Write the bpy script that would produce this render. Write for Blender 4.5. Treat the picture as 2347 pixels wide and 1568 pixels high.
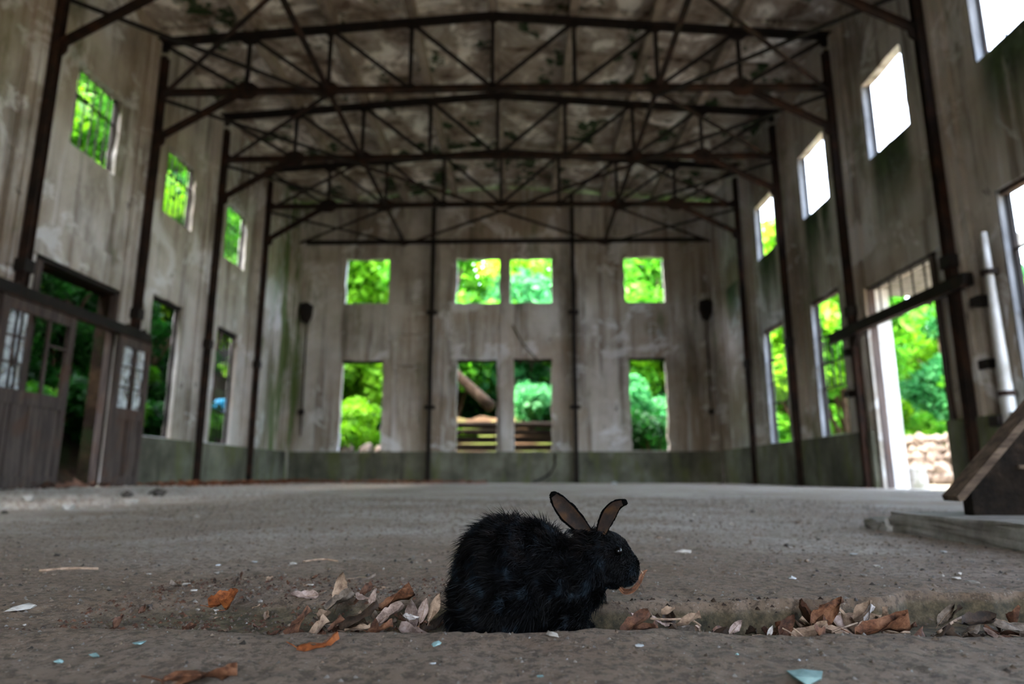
import bpy, bmesh, math, random
import numpy as np
from mathutils import Vector, Matrix

# ------------------------------------------------------------------ clear
for o in list(bpy.data.objects):
    bpy.data.objects.remove(o)
S = bpy.context.scene
COL = S.collection
random.seed(7)
RNG = np.random.default_rng(7)
PI = math.pi

# ------------------------------------------------------------------ camera (frame taken as 2347 x 1568)
FPX, CX, CY, CAMH = 1540.0, 1173.5, 784.0, 0.19
PITCH = math.atan((1093 - 784) / FPX)
YAW = math.atan((1196 - CX) * math.cos(PITCH) / FPX)
FW = Vector((-math.sin(YAW) * math.cos(PITCH), math.cos(YAW) * math.cos(PITCH), math.sin(PITCH)))
RT = Vector((math.cos(YAW), math.sin(YAW), 0))
UP = RT.cross(FW)
CAM = Vector((0, 0, CAMH))
cd = bpy.data.cameras.new('camera')
cam = bpy.data.objects.new('camera', cd)
COL.objects.link(cam)
cam.matrix_world = Matrix(((RT.x, UP.x, -FW.x, CAM.x), (RT.y, UP.y, -FW.y, CAM.y), (RT.z, UP.z, -FW.z, CAM.z), (0, 0, 0, 1)))
cd.sensor_width = 36
cd.lens = FPX / 2347 * 36
cd.clip_start = 0.02
cd.clip_end = 300
cd.dof.use_dof = True
cd.dof.focus_distance = 0.95
cd.dof.aperture_fstop = 3.3
S.camera = cam


def ray(x, y):
    return FW + RT * ((x - CX) / FPX) - UP * ((y - CY) / FPX)


def on_y(x, y, Y):
    d = ray(x, y)
    return CAM + d * (Y / d.y)


def on_x(x, y, X):
    d = ray(x, y)
    return CAM + d * (X / d.x)


def on_z(x, y, Z=0.0):
    d = ray(x, y)
    return CAM + d * ((Z - CAMH) / d.z)


# ------------------------------------------------------------------ world, sun, exposure
W = bpy.data.worlds.new('sky')
S.world = W
W.use_nodes = True
wn = W.node_tree.nodes
wl = W.node_tree.links
sky = wn.new('ShaderNodeTexSky')
sky.sky_type = 'NISHITA'
sky.sun_disc = False
sky.sun_elevation = math.radians(50)
sky.sun_rotation = math.radians(250)
sky.air_density = 1.0
sky.dust_density = 4.0
sky.ozone_density = 1.0
bgn = wn['Background']
hs = wn.new('ShaderNodeHueSaturation')          # hazy, whitish summer sky
hs.inputs['Saturation'].default_value = 0.65
wl.new(sky.outputs[0], hs.inputs['Color'])
wl.new(hs.outputs[0], bgn.inputs[0])
bgn.inputs[1].default_value = 0.85
sd = bpy.data.lights.new('sun', 'SUN')
sd.energy = 3.2
sd.angle = math.radians(2)
sd.color = (1.0, 0.95, 0.86)
sun = bpy.data.objects.new('sun', sd)
COL.objects.link(sun)
_sd = Vector((-0.80, -0.42, 0.78)).normalized()      # towards the sun: left of and behind the viewer
sun.rotation_euler = _sd.to_track_quat('Z', 'Y').to_euler()
S.view_settings.view_transform = 'Standard'
S.view_settings.look = 'None'
S.view_settings.gamma = 1.0
S.view_settings.use_curve_mapping = False
S.view_settings.exposure = 2.92
S.cycles.max_bounces = 12
S.cycles.diffuse_bounces = 9
S.cycles.glossy_bounces = 2
S.cycles.transmission_bounces = 4
S.cycles.caustics_reflective = False
S.cycles.caustics_refractive = False
S.cycles.sample_clamp_indirect = 4.0
S.cycles.use_denoising = True

# ------------------------------------------------------------------ dimensions (metres)
XL, XR = -7.2, 6.1
XC = (XL + XR) / 2
YF, YB = 20.5, -8.0
BAY, Y0 = 2.83, 8.97
TRY = [Y0 + BAY * k for k in range(4)]          # truss lines in view
ZBOT = 7.55


def roof_z(x):
    return 8.62 + 0.52 * (1 - min(1.03, abs(x - XC) / 6.4))


# ------------------------------------------------------------------ numpy noise
def _hash(ix, iy, seed):
    n = (ix.astype(np.int64) * 374761393 + iy.astype(np.int64) * 668265263 + seed * 974634) & 0x7fffffff
    n = ((n ^ (n >> 13)) * 1274126177) & 0x7fffffff
    n = n ^ (n >> 16)
    return (n & 0xffff) / 65535.0


def vnoise(x, y, seed=0):
    x = np.asarray(x, float); y = np.asarray(y, float)
    ix = np.floor(x); iy = np.floor(y)
    fx = x - ix; fy = y - iy
    fx = fx * fx * (3 - 2 * fx); fy = fy * fy * (3 - 2 * fy)
    a = _hash(ix, iy, seed); b = _hash(ix + 1, iy, seed)
    c = _hash(ix, iy + 1, seed); d = _hash(ix + 1, iy + 1, seed)
    return (a * (1 - fx) + b * fx) * (1 - fy) + (c * (1 - fx) + d * fx) * fy


def fbm(x, y, seed=0, octv=4):
    s = 0; a = 0.5; f = 1.0
    for k in range(octv):
        s = s + a * (vnoise(np.asarray(x) * f, np.asarray(y) * f, seed + k * 17) - 0.5)
        a *= 0.5; f *= 2.07
    return s


# ------------------------------------------------------------------ materials
MATS = {}


def lin(c):
    if isinstance(c, str):
        c = [int(c[i:i + 2], 16) / 255 for i in (0, 2, 4)]
    return tuple(((v / 12.92) if v <= 0.04045 else ((v + 0.055) / 1.055) ** 2.4) for v in c) + (1.0,)


class NT:
    def __init__(self, name):
        self.m = bpy.data.materials.new(name)
        self.m.use_nodes = True
        self.n = self.m.node_tree.nodes
        self.l = self.m.node_tree.links
        self.b = self.n['Principled BSDF']
        self.out = self.n['Material Output']
        self.pos = self.n.new('ShaderNodeNewGeometry').outputs['Position']

    def mapping(self, scale, src=None):
        k = self.n.new('ShaderNodeVectorMath'); k.operation = 'MULTIPLY'
        self.l.new(src or self.pos, k.inputs[0]); k.inputs[1].default_value = scale
        return k.outputs[0]

    def noise(self, scale, detail=6, rough=0.6, stretch=None, src=None, dist=0.0):
        k = self.n.new('ShaderNodeTexNoise')
        k.inputs['Scale'].default_value = scale
        k.inputs['Detail'].default_value = detail
        k.inputs['Roughness'].default_value = rough
        k.inputs['Distortion'].default_value = dist
        v = self.mapping(stretch, src) if stretch else (src or self.pos)
        self.l.new(v, k.inputs['Vector'])
        return k.outputs['Fac']

    def ramp(self, fac, stops):
        k = self.n.new('ShaderNodeValToRGB')
        e = k.color_ramp.elements
        while len(e) < len(stops):
            e.new(0.5)
        for q, (p, c) in zip(e, stops):
            q.position = p
            q.color = c if len(c) == 4 else lin(c)
        self.l.new(fac, k.inputs[0])
        return k.outputs[0]

    def mask(self, fac, lo, hi):
        k = self.n.new('ShaderNodeMapRange')
        k.inputs[1].default_value = lo; k.inputs[2].default_value = hi
        k.interpolation_type = 'SMOOTHSTEP'
        self.l.new(fac, k.inputs[0])
        return k.outputs[0]

    def mul(self, a, b):
        k = self.n.new('ShaderNodeMath'); k.operation = 'MULTIPLY'
        self.l.new(a, k.inputs[0])
        if isinstance(b, (int, float)):
            k.inputs[1].default_value = b
        else:
            self.l.new(b, k.inputs[1])
        return k.outputs[0]

    def mix(self, fac, a, b):
        k = self.n.new('ShaderNodeMix'); k.data_type = 'RGBA'
        if isinstance(fac, (int, float)):
            k.inputs[0].default_value = fac
        else:
            self.l.new(fac, k.inputs[0])
        for i, c in ((6, a), (7, b)):
            if hasattr(c, 'is_output'):
                self.l.new(c, k.inputs[i])
            else:
                k.inputs[i].default_value = lin(c)
        return k.outputs[2]

    def axis(self, i):
        k = self.n.new('ShaderNodeSeparateXYZ')
        self.l.new(self.pos, k.inputs[0])
        return k.outputs[i]

    def done(self, color, rough=0.9, bump=None, bstr=0.3, bdist=0.01, spec=0.2, metal=0.0):
        if hasattr(color, 'is_output'):
            self.l.new(color, self.b.inputs['Base Color'])
        else:
            self.b.inputs['Base Color'].default_value = lin(color)
        self.b.inputs['Roughness'].default_value = rough
        self.b.inputs['Metallic'].default_value = metal
        self.b.inputs['Specular IOR Level'].default_value = spec
        if bump is not None:
            k = self.n.new('ShaderNodeBump')
            k.inputs['Strength'].default_value = bstr
            k.inputs['Distance'].default_value = bdist
            self.l.new(bump, k.inputs['Height'])
            self.l.new(k.outputs[0], self.b.inputs['Normal'])
        return self.m


def make_materials():
    # weathered plaster on the walls
    t = NT('plaster')
    n1 = t.noise(0.55, 8, 0.62)
    base = t.ramp(n1, [(0.30, '8b857c'), (0.45, 'aaa59e'), (0.58, 'bebbb7'), (0.75, 'cdcdce')])
    st = t.mask(t.noise(1.0, 7, 0.65, (3.2, 3.2, 0.20)), 0.47, 0.68)
    base = t.mix(t.mul(st, 0.75), base, '4a4136')
    soot = t.mask(t.noise(0.5, 7, 0.65, (1.3, 1.3, 0.55)), 0.50, 0.66)
    base = t.mix(t.mul(soot, 0.65), base, '544a3e')
    base = t.mix(t.mul(t.mask(t.noise(0.33, 4, 0.6), 0.42, 0.60), 0.45), base, '9c8a76')
    wh = t.mask(t.noise(0.9, 8, 0.7, dist=0.8), 0.55, 0.60)
    base = t.mix(t.mul(wh, 0.6), base, 'd9dbdf')
    st2 = t.mask(t.noise(1.0, 5, 0.6, (5.5, 5.5, 0.35)), 0.56, 0.72)
    base = t.mix(t.mul(st2, 0.6), base, 'd4d5d8')
    ms = t.mask(t.noise(0.8, 6, 0.65, (1.4, 1.4, 0.6)), 0.57, 0.70)
    base = t.mix(t.mul(ms, 0.65), base, '555c38')
    # algae running down from the upper sills of the doorway wall
    fy = t.n.new('ShaderNodeMath'); fy.operation = 'MULTIPLY_ADD'
    t.l.new(t.axis(1), fy.inputs[0]); fy.inputs[1].default_value = 1 / BAY; fy.inputs[2].default_value = -Y0 / BAY + 10
    fr = t.n.new('ShaderNodeMath'); fr.operation = 'FRACT'; t.l.new(fy.outputs[0], fr.inputs[0])
    u = t.mul(t.mask(fr.outputs[0], 0.24, 0.36), t.mask(fr.outputs[0], 0.78, 0.62))
    zz = t.mul(t.mask(t.axis(2), 3.9, 5.5), t.mask(t.axis(2), 5.72, 5.60))
    al = t.mul(t.mul(u, zz), t.mask(t.noise(1.0, 6, 0.65, (3.5, 3.5, 0.5)), 0.30, 0.46))
    al = t.mul(al, t.mask(t.axis(0), XR - 0.5, XR - 0.2))
    base = t.mix(t.mul(al, 0.9), base, t.ramp(t.noise(4, 5), [(0.35, '16321d'), (0.65, '35542a')]))
    # mossy end corner of the sliding door wall
    cm = t.mul(t.mask(t.axis(1), 18.2, 19.6), t.mask(t.axis(0), XL + 0.5, XL + 0.2))
    cm = t.mul(cm, t.mask(t.noise(1.0, 6, 0.65, (2.2, 2.2, 0.35)), 0.40, 0.55))
    base = t.mix(t.mul(cm, 0.9), base, '4b6128')
    pk = t.mask(t.noise(2.2, 9, 0.7, dist=0.6), 0.64, 0.665)
    base = t.mix(t.mul(pk, 0.75), base, '56514b')
    MATS['plaster'] = t.done(base, 0.92, t.noise(9, 8, 0.7), 0.35, 0.02, 0.15)
    # dado band
    t = NT('dado')
    b = t.ramp(t.noise(0.9, 7, 0.65), [(0.3, '35342d'), (0.5, '5a5b4f'), (0.7, '7a7b6e')])
    b = t.mix(t.mul(t.mask(t.noise(1.0, 6, 0.6, (2.6, 2.6, 0.7)), 0.48, 0.66), 0.75), b, '555c34')
    b = t.mix(t.mul(t.mask(t.noise(1.0, 6, 0.6, (4, 4, 0.4)), 0.55, 0.70), 0.7), b, '34332a')
    MATS['dado'] = t.done(b, 0.9, t.noise(12, 8, 0.7), 0.4, 0.02, 0.2)
    # window reveal lining, darkened to hold back bright skylight; then whitish limewash
    t = NT('dimmed_lining')
    MATS['dimmed_lining'] = t.done(t.ramp(t.noise(1.0, 7, 0.65, (6, 6, 1.2)), [(0.3, '45474a'), (0.5, '66696d'), (0.7, '7f8388')]), 0.9, t.noise(20, 6), 0.4, 0.01, 0.2)
    t = NT('limewash')
    b = t.ramp(t.noise(1.6, 7, 0.6), [(0.3, '9a9892'), (0.5, 'c4c6c6'), (0.7, 'd8dadc')])
    b = t.mix(t.mul(t.mask(t.noise(1.0, 6, 0.6, (5, 5, 0.6)), 0.54, 0.68), 0.6), b, '7a7566')
    MATS['limewash'] = t.done(b, 0.9, t.noise(12, 6), 0.3, 0.01, 0.2)
    # ceiling concrete
    t = NT('ceiling_concrete')
    b = t.ramp(t.noise(1.1, 8, 0.68, dist=0.5), [(0.38, '66574a'), (0.48, '9a8f83'), (0.54, 'aba196'), (0.575, 'e0dad0'), (0.66, 'ece8e0')])
    b = t.mix(t.mul(t.mask(t.noise(0.9, 7, 0.66), 0.565, 0.61), 0.95), b, '22381c')
    b = t.mix(t.mul(t.mask(t.noise(1.4, 7, 0.7, (1, 1.8, 1)), 0.62, 0.69), 0.8), b, '33271f')
    MATS['ceiling_concrete'] = t.done(b, 0.95, t.noise(6, 8, 0.7), 0.4, 0.03, 0.1)
    t = NT('purlin_concrete')
    b = t.ramp(t.noise(1.5, 7, 0.65), [(0.3, '5a5046'), (0.5, '887d71'), (0.7, 'a89e92')])
    MATS['purlin_concrete'] = t.done(b, 0.95, t.noise(12, 6), 0.4, 0.02, 0.1)
    # rusty steel
    t = NT('rusty_steel')
    b = t.ramp(t.noise(3.0, 8, 0.7), [(0.35, '120e0c'), (0.5, '241914'), (0.62, '372319'), (0.75, '53331f')])
    MATS['rusty_steel'] = t.done(b, 0.85, t.noise(30, 6), 0.4, 0.004, 0.25)
    t = NT('dark_steel')
    b = t.ramp(t.noise(4.0, 8, 0.7), [(0.35, '0c0a09'), (0.55, '1a1411'), (0.75, '2f2118')])
    MATS['dark_steel'] = t.done(b, 0.8, t.noise(30, 6), 0.3, 0.004, 0.3)
    # door timber
    t = NT('door_timber')
    b = t.ramp(t.noise(1.0, 8, 0.65, (14, 14, 1.4)), [(0.3, '2a2422'), (0.5, '433a37'), (0.7, '594e49')])
    b = t.mix(t.mul(t.mask(t.noise(2.0, 5), 0.5, 0.65), 0.5), b, '4d3527')
    MATS['door_timber'] = t.done(b, 0.8, t.noise(1.0, 6, 0.6, (50, 50, 4)), 0.4, 0.004, 0.25)
    t = NT('grey_timber')
    b = t.ramp(t.noise(1.0, 8, 0.65, (6, 30, 30)), [(0.3, '2a211b'), (0.5, '4d4035'), (0.7, '6b5c4e')])
    MATS['grey_timber'] = t.done(b, 0.85, t.noise(1.0, 6, 0.6, (8, 60, 60)), 0.5, 0.004, 0.2)
    # dusty glass
    t = NT('dusty_glass')
    tr = t.n.new('ShaderNodeBsdfTransparent')
    mx = t.n.new('ShaderNodeMixShader')
    t.done('cdd4d8', 0.35, spec=0.4)
    mk = t.mask(t.noise(5, 5), 0.3, 0.7)
    t.l.new(t.mul(mk, 0.8), mx.inputs[0])
    t.l.new(tr.outputs[0], mx.inputs[1]); t.l.new(t.b.outputs[0], mx.inputs[2])
    t.l.new(mx.outputs[0], t.out.inputs[0])
    MATS['dusty_glass'] = t.m
    # floor
    t = NT('dusty_concrete')
    b = t.ramp(t.noise(1.6, 9, 0.68), [(0.3, '9a8e82'), (0.5, 'b5aa9f'), (0.7, 'c6beb5')])
    b = t.mix(t.mul(t.mask(t.noise(0.9, 7, 0.65), 0.42, 0.60), 0.6), b, '836d58')
    # brown soil trodden in around the gully, ragged edge; also paints the light falloff
    sy = t.n.new('ShaderNodeMath'); sy.operation = 'MULTIPLY_ADD'
    t.l.new(t.noise(1.7, 6, 0.7), sy.inputs[0]); sy.inputs[1].default_value = 3.2; t.l.new(t.axis(1), sy.inputs[2])
    b = t.mix(t.mul(t.mask(sy.outputs[0], 4.4, 2.9), 0.72), b, '7d644c')
    f = t.noise(60, 7, 0.8)
    b = t.mix(t.mul(t.mask(f, 0.47, 0.58), 0.7), b, '44392d')
    b = t.mix(t.mul(t.mask(t.noise(170, 4, 0.75), 0.58, 0.68), 0.6), b, 'b8aea2')
    b = t.mix(t.mul(t.mask(t.noise(14, 8, 0.75), 0.54, 0.66), 0.5), b, '5a4e42')
    b = t.mix(t.mul(t.mask(t.noise(3.2, 8, 0.7, (1, 2.2, 1)), 0.54, 0.66), 0.5), b, '6a5e53')
    low = t.mask(t.axis(2), -0.008, -0.020)
    b = t.mix(t.mul(low, 0.9), b, t.ramp(t.noise(48, 8, 0.75), [(0.34, '2b2a1e'), (0.47, '4f4934'), (0.58, '73644a'), (0.72, '928570')]))
    gn = t.noise(110, 8, 0.8)
    MATS['dusty_concrete'] = t.done(b, 0.74, gn, 1.0, 0.010, 0.3)
    # slab / kerb
    t = NT('slab_concrete')
    b = t.ramp(t.noise(7, 9, 0.68), [(0.3, '54504a'), (0.5, '7c7872'), (0.7, '989690')])
    b = t.mix(t.mul(t.mask(t.noise(4, 6), 0.5, 0.65), 0.5), b, '5b5a40')
    MATS['slab_concrete'] = t.done(b, 0.9, t.noise(60, 8, 0.7), 0.6, 0.008, 0.2)
    t = NT('shade_toned_stone')  # side of the sloping block painted near black, as in shadow
    b = t.ramp(t.noise(9, 8, 0.7), [(0.35, '0f0d0b'), (0.55, '241d17'), (0.72, '41342a')])
    MATS['shade_toned_stone'] = t.done(b, 0.95, t.noise(30, 8, 0.7), 0.8, 0.02, 0.1)
    # outside
    t = NT('earth')
    b = t.ramp(t.noise(0.9, 8, 0.65), [(0.3, '2a1f16'), (0.5, '4d3b2b'), (0.7, '6b543f')])
    b = t.mix(t.mul(t.mask(t.noise(0.5, 6), 0.5, 0.62), 0.7), b, '6b7a38')
    MATS['earth'] = t.done(b, 0.95, t.noise(8, 8), 0.6, 0.05, 0.1)
    t = NT('yard_sand')
    b = t.ramp(t.noise(1.2, 8, 0.65), [(0.3, '6a5c4a'), (0.5, '94866f'), (0.7, 'aea28d')])
    MATS['yard_sand'] = t.done(b, 0.95, t.noise(20, 6), 0.4, 0.02, 0.1)
    t = NT('hillside')
    b = t.ramp(t.noise(1.5, 8, 0.7), [(0.3, '0f0b08'), (0.5, '20170f'), (0.68, '382a1c')])
    b = t.mix(t.mul(t.mask(t.noise(0.8, 6), 0.5, 0.62), 0.8), b, '18210d')
    MATS['hillside'] = t.done(b, 0.95, t.noise(6, 8), 0.8, 0.1, 0.1)
    t = NT('rock')
    b = t.ramp(t.noise(3, 8, 0.7), [(0.3, '2e2823'), (0.5, '5e5248'), (0.7, '85786b')])
    MATS['rock'] = t.done(b, 0.9, t.noise(12, 8), 0.5, 0.03, 0.2)
    t = NT('bark')
    b = t.ramp(t.noise(1, 8, 0.7, (9, 9, 2)), [(0.3, '1f1812'), (0.5, '3e3127'), (0.7, '66574a')])
    MATS['bark'] = t.done(b, 0.95, t.noise(1, 6, 0.6, (25, 25, 6)), 0.6, 0.02, 0.1)
    t = NT('log_wood')
    b = t.ramp(t.noise(1, 8, 0.7, (2, 12, 12)), [(0.3, '14100c'), (0.5, '2b231c'), (0.7, '42372c')])
    MATS['log_wood'] = t.done(b, 0.95, t.noise(1, 6, 0.6, (5, 30, 30)), 0.6, 0.02, 0.1)
    for nm, cols in (('foliage_bright', ('3d7a0a', '74ae18', '9ac92e')), ('foliage_mid', ('23600c', '4a8f18', '78b032')),
                     ('foliage_deep', ('08280a', '154a14', '2c6e22')), ('foliage_cool', ('154f26', '338044', '66ac6a'))):
        t = NT(nm)
        oi = t.n.new('ShaderNodeObjectInfo').outputs['Random']
        nz = t.noise(1.7, 5, 0.7)
        c = t.ramp(nz, [(0.34, cols[0]), (0.5, cols[1]), (0.66, cols[2])])
        t.done(c, 0.6, spec=0.3)
        tl = t.n.new('ShaderNodeBsdfTranslucent')
        t.l.new(c, tl.inputs[0])
        mx = t.n.new('ShaderNodeMixShader'); mx.inputs[0].default_value = 0.58
        t.l.new(t.b.outputs[0], mx.inputs[1]); t.l.new(tl.outputs[0], mx.inputs[2])
        t.l.new(mx.outputs[0], t.out.inputs[0])
        MATS[nm] = t.m
    t = NT('blue_sheet')
    MATS['blue_sheet'] = t.done(t.ramp(t.noise(6, 4), [(0.35, '0a6a96'), (0.6, '2bb4da')]), 0.35, spec=0.5)
    # rabbit
    t = NT('rabbit_fur')
    b = t.ramp(t.noise(38, 5, 0.6), [(0.42, '010101'), (0.54, '030304'), (0.62, '0d1318'), (0.72, '2a353d')])  # bluish stops are highlights painted into the black
    bk = t.mask(t.axis(2), 0.05, 0.15)
    b = t.mix(t.mul(bk, t.mask(t.noise(45, 4), 0.48, 0.66)), b, '1d1715')
    MATS['rabbit_fur'] = t.done(b, 0.6, spec=0.07)
    t = NT('rabbit_skin')
    MATS['rabbit_skin'] = t.done('010101', 0.9, spec=0.05)
    t = NT('inner_ear')
    b = t.ramp(t.noise(60, 5, 0.6), [(0.35, '100a07'), (0.5, '20150e'), (0.68, '38240f')])
    MATS['inner_ear'] = t.done(b, 0.75, t.noise(160, 4), 0.3, 0.002, 0.2)
    t = NT('eye')
    MATS['eye'] = t.done('010101', 0.25, spec=0.25)
    t = NT('whisker')
    MATS['whisker'] = t.done('2a2826', 0.6)
    # leaves
    for nm, cols in (('leaf_tan', ('564234', '86705d', 'a08874')), ('leaf_orange', ('2a180f', '5c3a26', '7e5a42')),
                     ('leaf_brown', ('2a1a13', '533729', '76543f')), ('leaf_grey', ('38302a', '5d5248', '7c7066')),
                     ('leaf_pale', ('5c4c43', '8a766c', 'ab9a92')), ('leaf_white', ('7d756f', 'aaa39e', 'c4bfbb')),
                     ('leaf_dark', ('1a130f', '30241b', '46372a')), ('leaf_rust', ('331808', '6e3a1a', '8c5228'))):
        t = NT(nm)
        c = t.ramp(t.noise(70, 7, 0.72), [(0.36, cols[0]), (0.5, cols[1]), (0.66, cols[2])])
        MATS[nm] = t.done(c, 0.7, t.noise(180, 4), 0.4, 0.001, 0.25)
    for nm, c in (('stone_pale', ('8c867e', 'b0aba3')), ('stone_white', ('8d9192', 'b5b8b8')), ('stone_grey', ('5f5a54', '88827a')),
                  ('stone_teal', ('62807e', '8aa5a3')), ('stone_dark', ('27231f', '46403a')), ('stone_brown', ('4d4136', '7a6a5a'))):
        t = NT(nm)
        MATS[nm] = t.done(t.ramp(t.noise(50, 6), [(0.35, c[0]), (0.65, c[1])]), 0.75, t.noise(120, 5), 0.3, 0.002, 0.3)


make_materials()


# ------------------------------------------------------------------ mesh helpers
class MB:
    def __init__(self):
        self.v = []
        self.f = []

    def add(self, vs, fs):
        o = len(self.v)
        self.v += [tuple(p) for p in vs]
        self.f += [tuple(i + o for i in q) for q in fs]
        return self

    def box(self, x0, x1, y0, y1, z0, z1):
        vs = [(x, y, z) for x in (x0, x1) for y in (y0, y1) for z in (z0, z1)]
        return self.add(vs, [(0, 1, 3, 2), (4, 6, 7, 5), (0, 4, 5, 1), (2, 3, 7, 6), (0, 2, 6, 4), (1, 5, 7, 3)])

    def bar(self, a, b, w, h, up=(0, 0, 1), off=(0, 0)):
        a = Vector(a); b = Vector(b)
        d = (b - a).normalized()
        up = Vector(up)
        s = d.cross(up)
        if s.length < 1e-4:
            s = d.cross(Vector((0, 1, 0)))
        s.normalize()
        u = s.cross(d).normalized()
        c = s * off[0] + u * off[1]
        vs = []
        for p in (a, b):
            for i, j in ((-1, -1), (1, -1), (1, 1), (-1, 1)):
                vs.append(p + c + s * (i * w / 2) + u * (j * h / 2))
        return self.add(vs, [(3, 2, 1, 0), (4, 5, 6, 7), (0, 1, 5, 4), (1, 2, 6, 5), (2, 3, 7, 6), (3, 0, 4, 7)])

    def tee(self, a, b, w, up=(0, 0, 1)):
        self.bar(a, b, w, w * 0.22, up, (0, w * 0.4))
        return self.bar(a, b, w * 0.28, w * 0.8, up, (0, -w * 0.1))

    def ibeam(self, a, b, w, up=(0, 1, 0)):
        self.bar(a, b, w, w * 0.16, up, (0, w * 0.42))
        self.bar(a, b, w, w * 0.16, up, (0, -w * 0.42))
        return self.bar(a, b, w * 0.2, w * 0.7, up)

    def tube(self, pts, rads, n=8, cap=True):
        pts = [Vector(p) for p in pts]
        if not hasattr(rads, '__len__'):
            rads = [rads] * len(pts)
        o = len(self.v)
        ref = Vector((0.12, 0.31, 0.94))
        for i, p in enumerate(pts):
            d = (pts[min(i + 1, len(pts) - 1)] - pts[max(i - 1, 0)]).normalized()
            r = ref if abs(d.dot(ref)) < 0.9 else Vector((1, 0, 0))
            s = d.cross(r).normalized()
            u = s.cross(d)
            for k in range(n):
                a = 2 * PI * k / n
                self.v.append(tuple(p + (s * math.cos(a) + u * math.sin(a)) * rads[i]))
        for i in range(len(pts) - 1):
            for k in range(n):
                a, b = o + i * n + k, o + i * n + (k + 1) % n
                self.f.append((a, b, b + n, a + n))
        if cap:
            self.f.append(tuple(o + k for k in range(n))[::-1])
            self.f.append(tuple(o + (len(pts) - 1) * n + k for k in range(n)))
        return self

    def plate(self, c, pts2, ax, ay, th):
        c = Vector(c); ax = Vector(ax); ay = Vector(ay)
        nz = ax.cross(ay).normalized() * th / 2
        n = len(pts2)
        vs = [c + ax * p + ay * q - nz for p, q in pts2] + [c + ax * p + ay * q + nz for p, q in pts2]
        fs = [tuple(range(n))[::-1], tuple(range(n, 2 * n))] + [(i, (i + 1) % n, (i + 1) % n + n, i + n) for i in range(n)]
        return self.add(vs, fs)

    def mesh(self, name):
        me = bpy.data.meshes.new(name)
        me.from_pydata(self.v, [], self.f)
        me.update()
        return me

    def build(self, name, mat, parent=None, smooth=False, **props):
        me = self.mesh(name)
        return obj(name, me, mat, parent, smooth, **props)


def obj(name, me, mat=None, parent=None, smooth=False, **props):
    if mat is not None and len(me.materials) == 0:
        me.materials.append(MATS[mat])
    if smooth:
        me.polygons.foreach_set('use_smooth', [True] * len(me.polygons))
    o = bpy.data.objects.new(name, me)
    COL.objects.link(o)
    if parent is not None:
        o.parent = parent
    for k, v in props.items():
        o[k] = v
    return o


def empty(name, loc=(0, 0, 0), **props):
    o = bpy.data.objects.new(name, None)
    o.empty_display_size = 0.1
    COL.objects.link(o)
    o.location = loc
    for k, v in props.items():
        o[k] = v
    return o


def child(o, parent):
    """parent keeping world position of geometry given in world coordinates"""
    o.parent = parent
    o.matrix_parent_inverse = Matrix.Translation(-Vector(parent.location))
    return o


# ------------------------------------------------------------------ floor with the gully
def ledge_y(x):
    """far edge of the gully as a function of x"""
    x = np.asarray(x, float)
    base = np.interp(x, [-0.75, -0.45, -0.2, 0.1, 0.35, 0.50, 0.585, 0.60, 0.64, 0.9, 1.4, 2.0],
                     [1.16, 1.17, 1.16, 1.105, 1.105, 1.12, 1.135, 1.145, 1.20, 1.215, 1.215, 1.215])
    return base + 0.03 * fbm(x * 19, x * 0 + 3.3, 5, 4)


def lip_y(x):
    x = np.asarray(x, float)
    base = np.interp(x, [-0.75, -0.3, 0.0, 0.3, 0.6, 1.2, 2.0], [0.90, 0.89, 0.885, 0.885, 0.87, 0.89, 0.90])
    return base + 0.02 * fbm(x * 9, x * 0 + 9.1, 8, 3)


def sstep(a, b, x):
    t = np.clip((x - a) / (b - a), 0, 1)
    return t * t * (3 - 2 * t)


def floor_h(x, y):
    x = np.asarray(x, float); y = np.asarray(y, float)
    far = np.clip((y - 2.0) / 6.0, 0, 1)
    h = 0.012 * fbm(x * 2.2, y * 2.2, 1, 3) * (1 - 0.3 * far)
    h = h + 0.010 * fbm(x * 11, y * 11, 2, 3) * (1 - far)
    nearf = np.clip((3.0 - y) / 1.5, 0, 1)
    h = h + nearf * 0.0075 * fbm(x * 48, y * 48, 3, 3)
    lo = lip_y(x); hi = ledge_y(x)
    depth = np.interp(x, [-0.85, -0.55, -0.25, 0.0, 0.5, 2.0], [0.0, 0.012, 0.032, 0.045, 0.048, 0.050])
    wl = np.interp(x, [-0.8, -0.2, 0.1, 0.3], [0.16, 0.06, 0.02, 0.011])
    inside = sstep(lo, lo + 0.035, y) * (1 - sstep(hi - wl, hi, y))
    h = h - depth * inside
    h = h - 0.006 * (1 - sstep(lo - 0.25, lo, y))
    # rim just under the broken edge
    h = h - inside * 0.010 * np.clip(fbm(x * 30, y * 30, 12, 3) + 0.1, 0, 1)
    # rubble drift by the side wall with the sliding doors
    h = h + 0.03 * sstep(-4.2, -6.2, x) * (0.5 + fbm(x * 3, y * 3, 6, 4)) * sstep(3.0, 6.0, y)
    return h


def axis_pts(segs):
    out = []
    for a, b, s in segs:
        n = max(1, int(round((b - a) / s)))
        out += [a + (b - a) * i / n for i in range(n)]
    out.append(segs[-1][1])
    return np.array(out)


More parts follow.
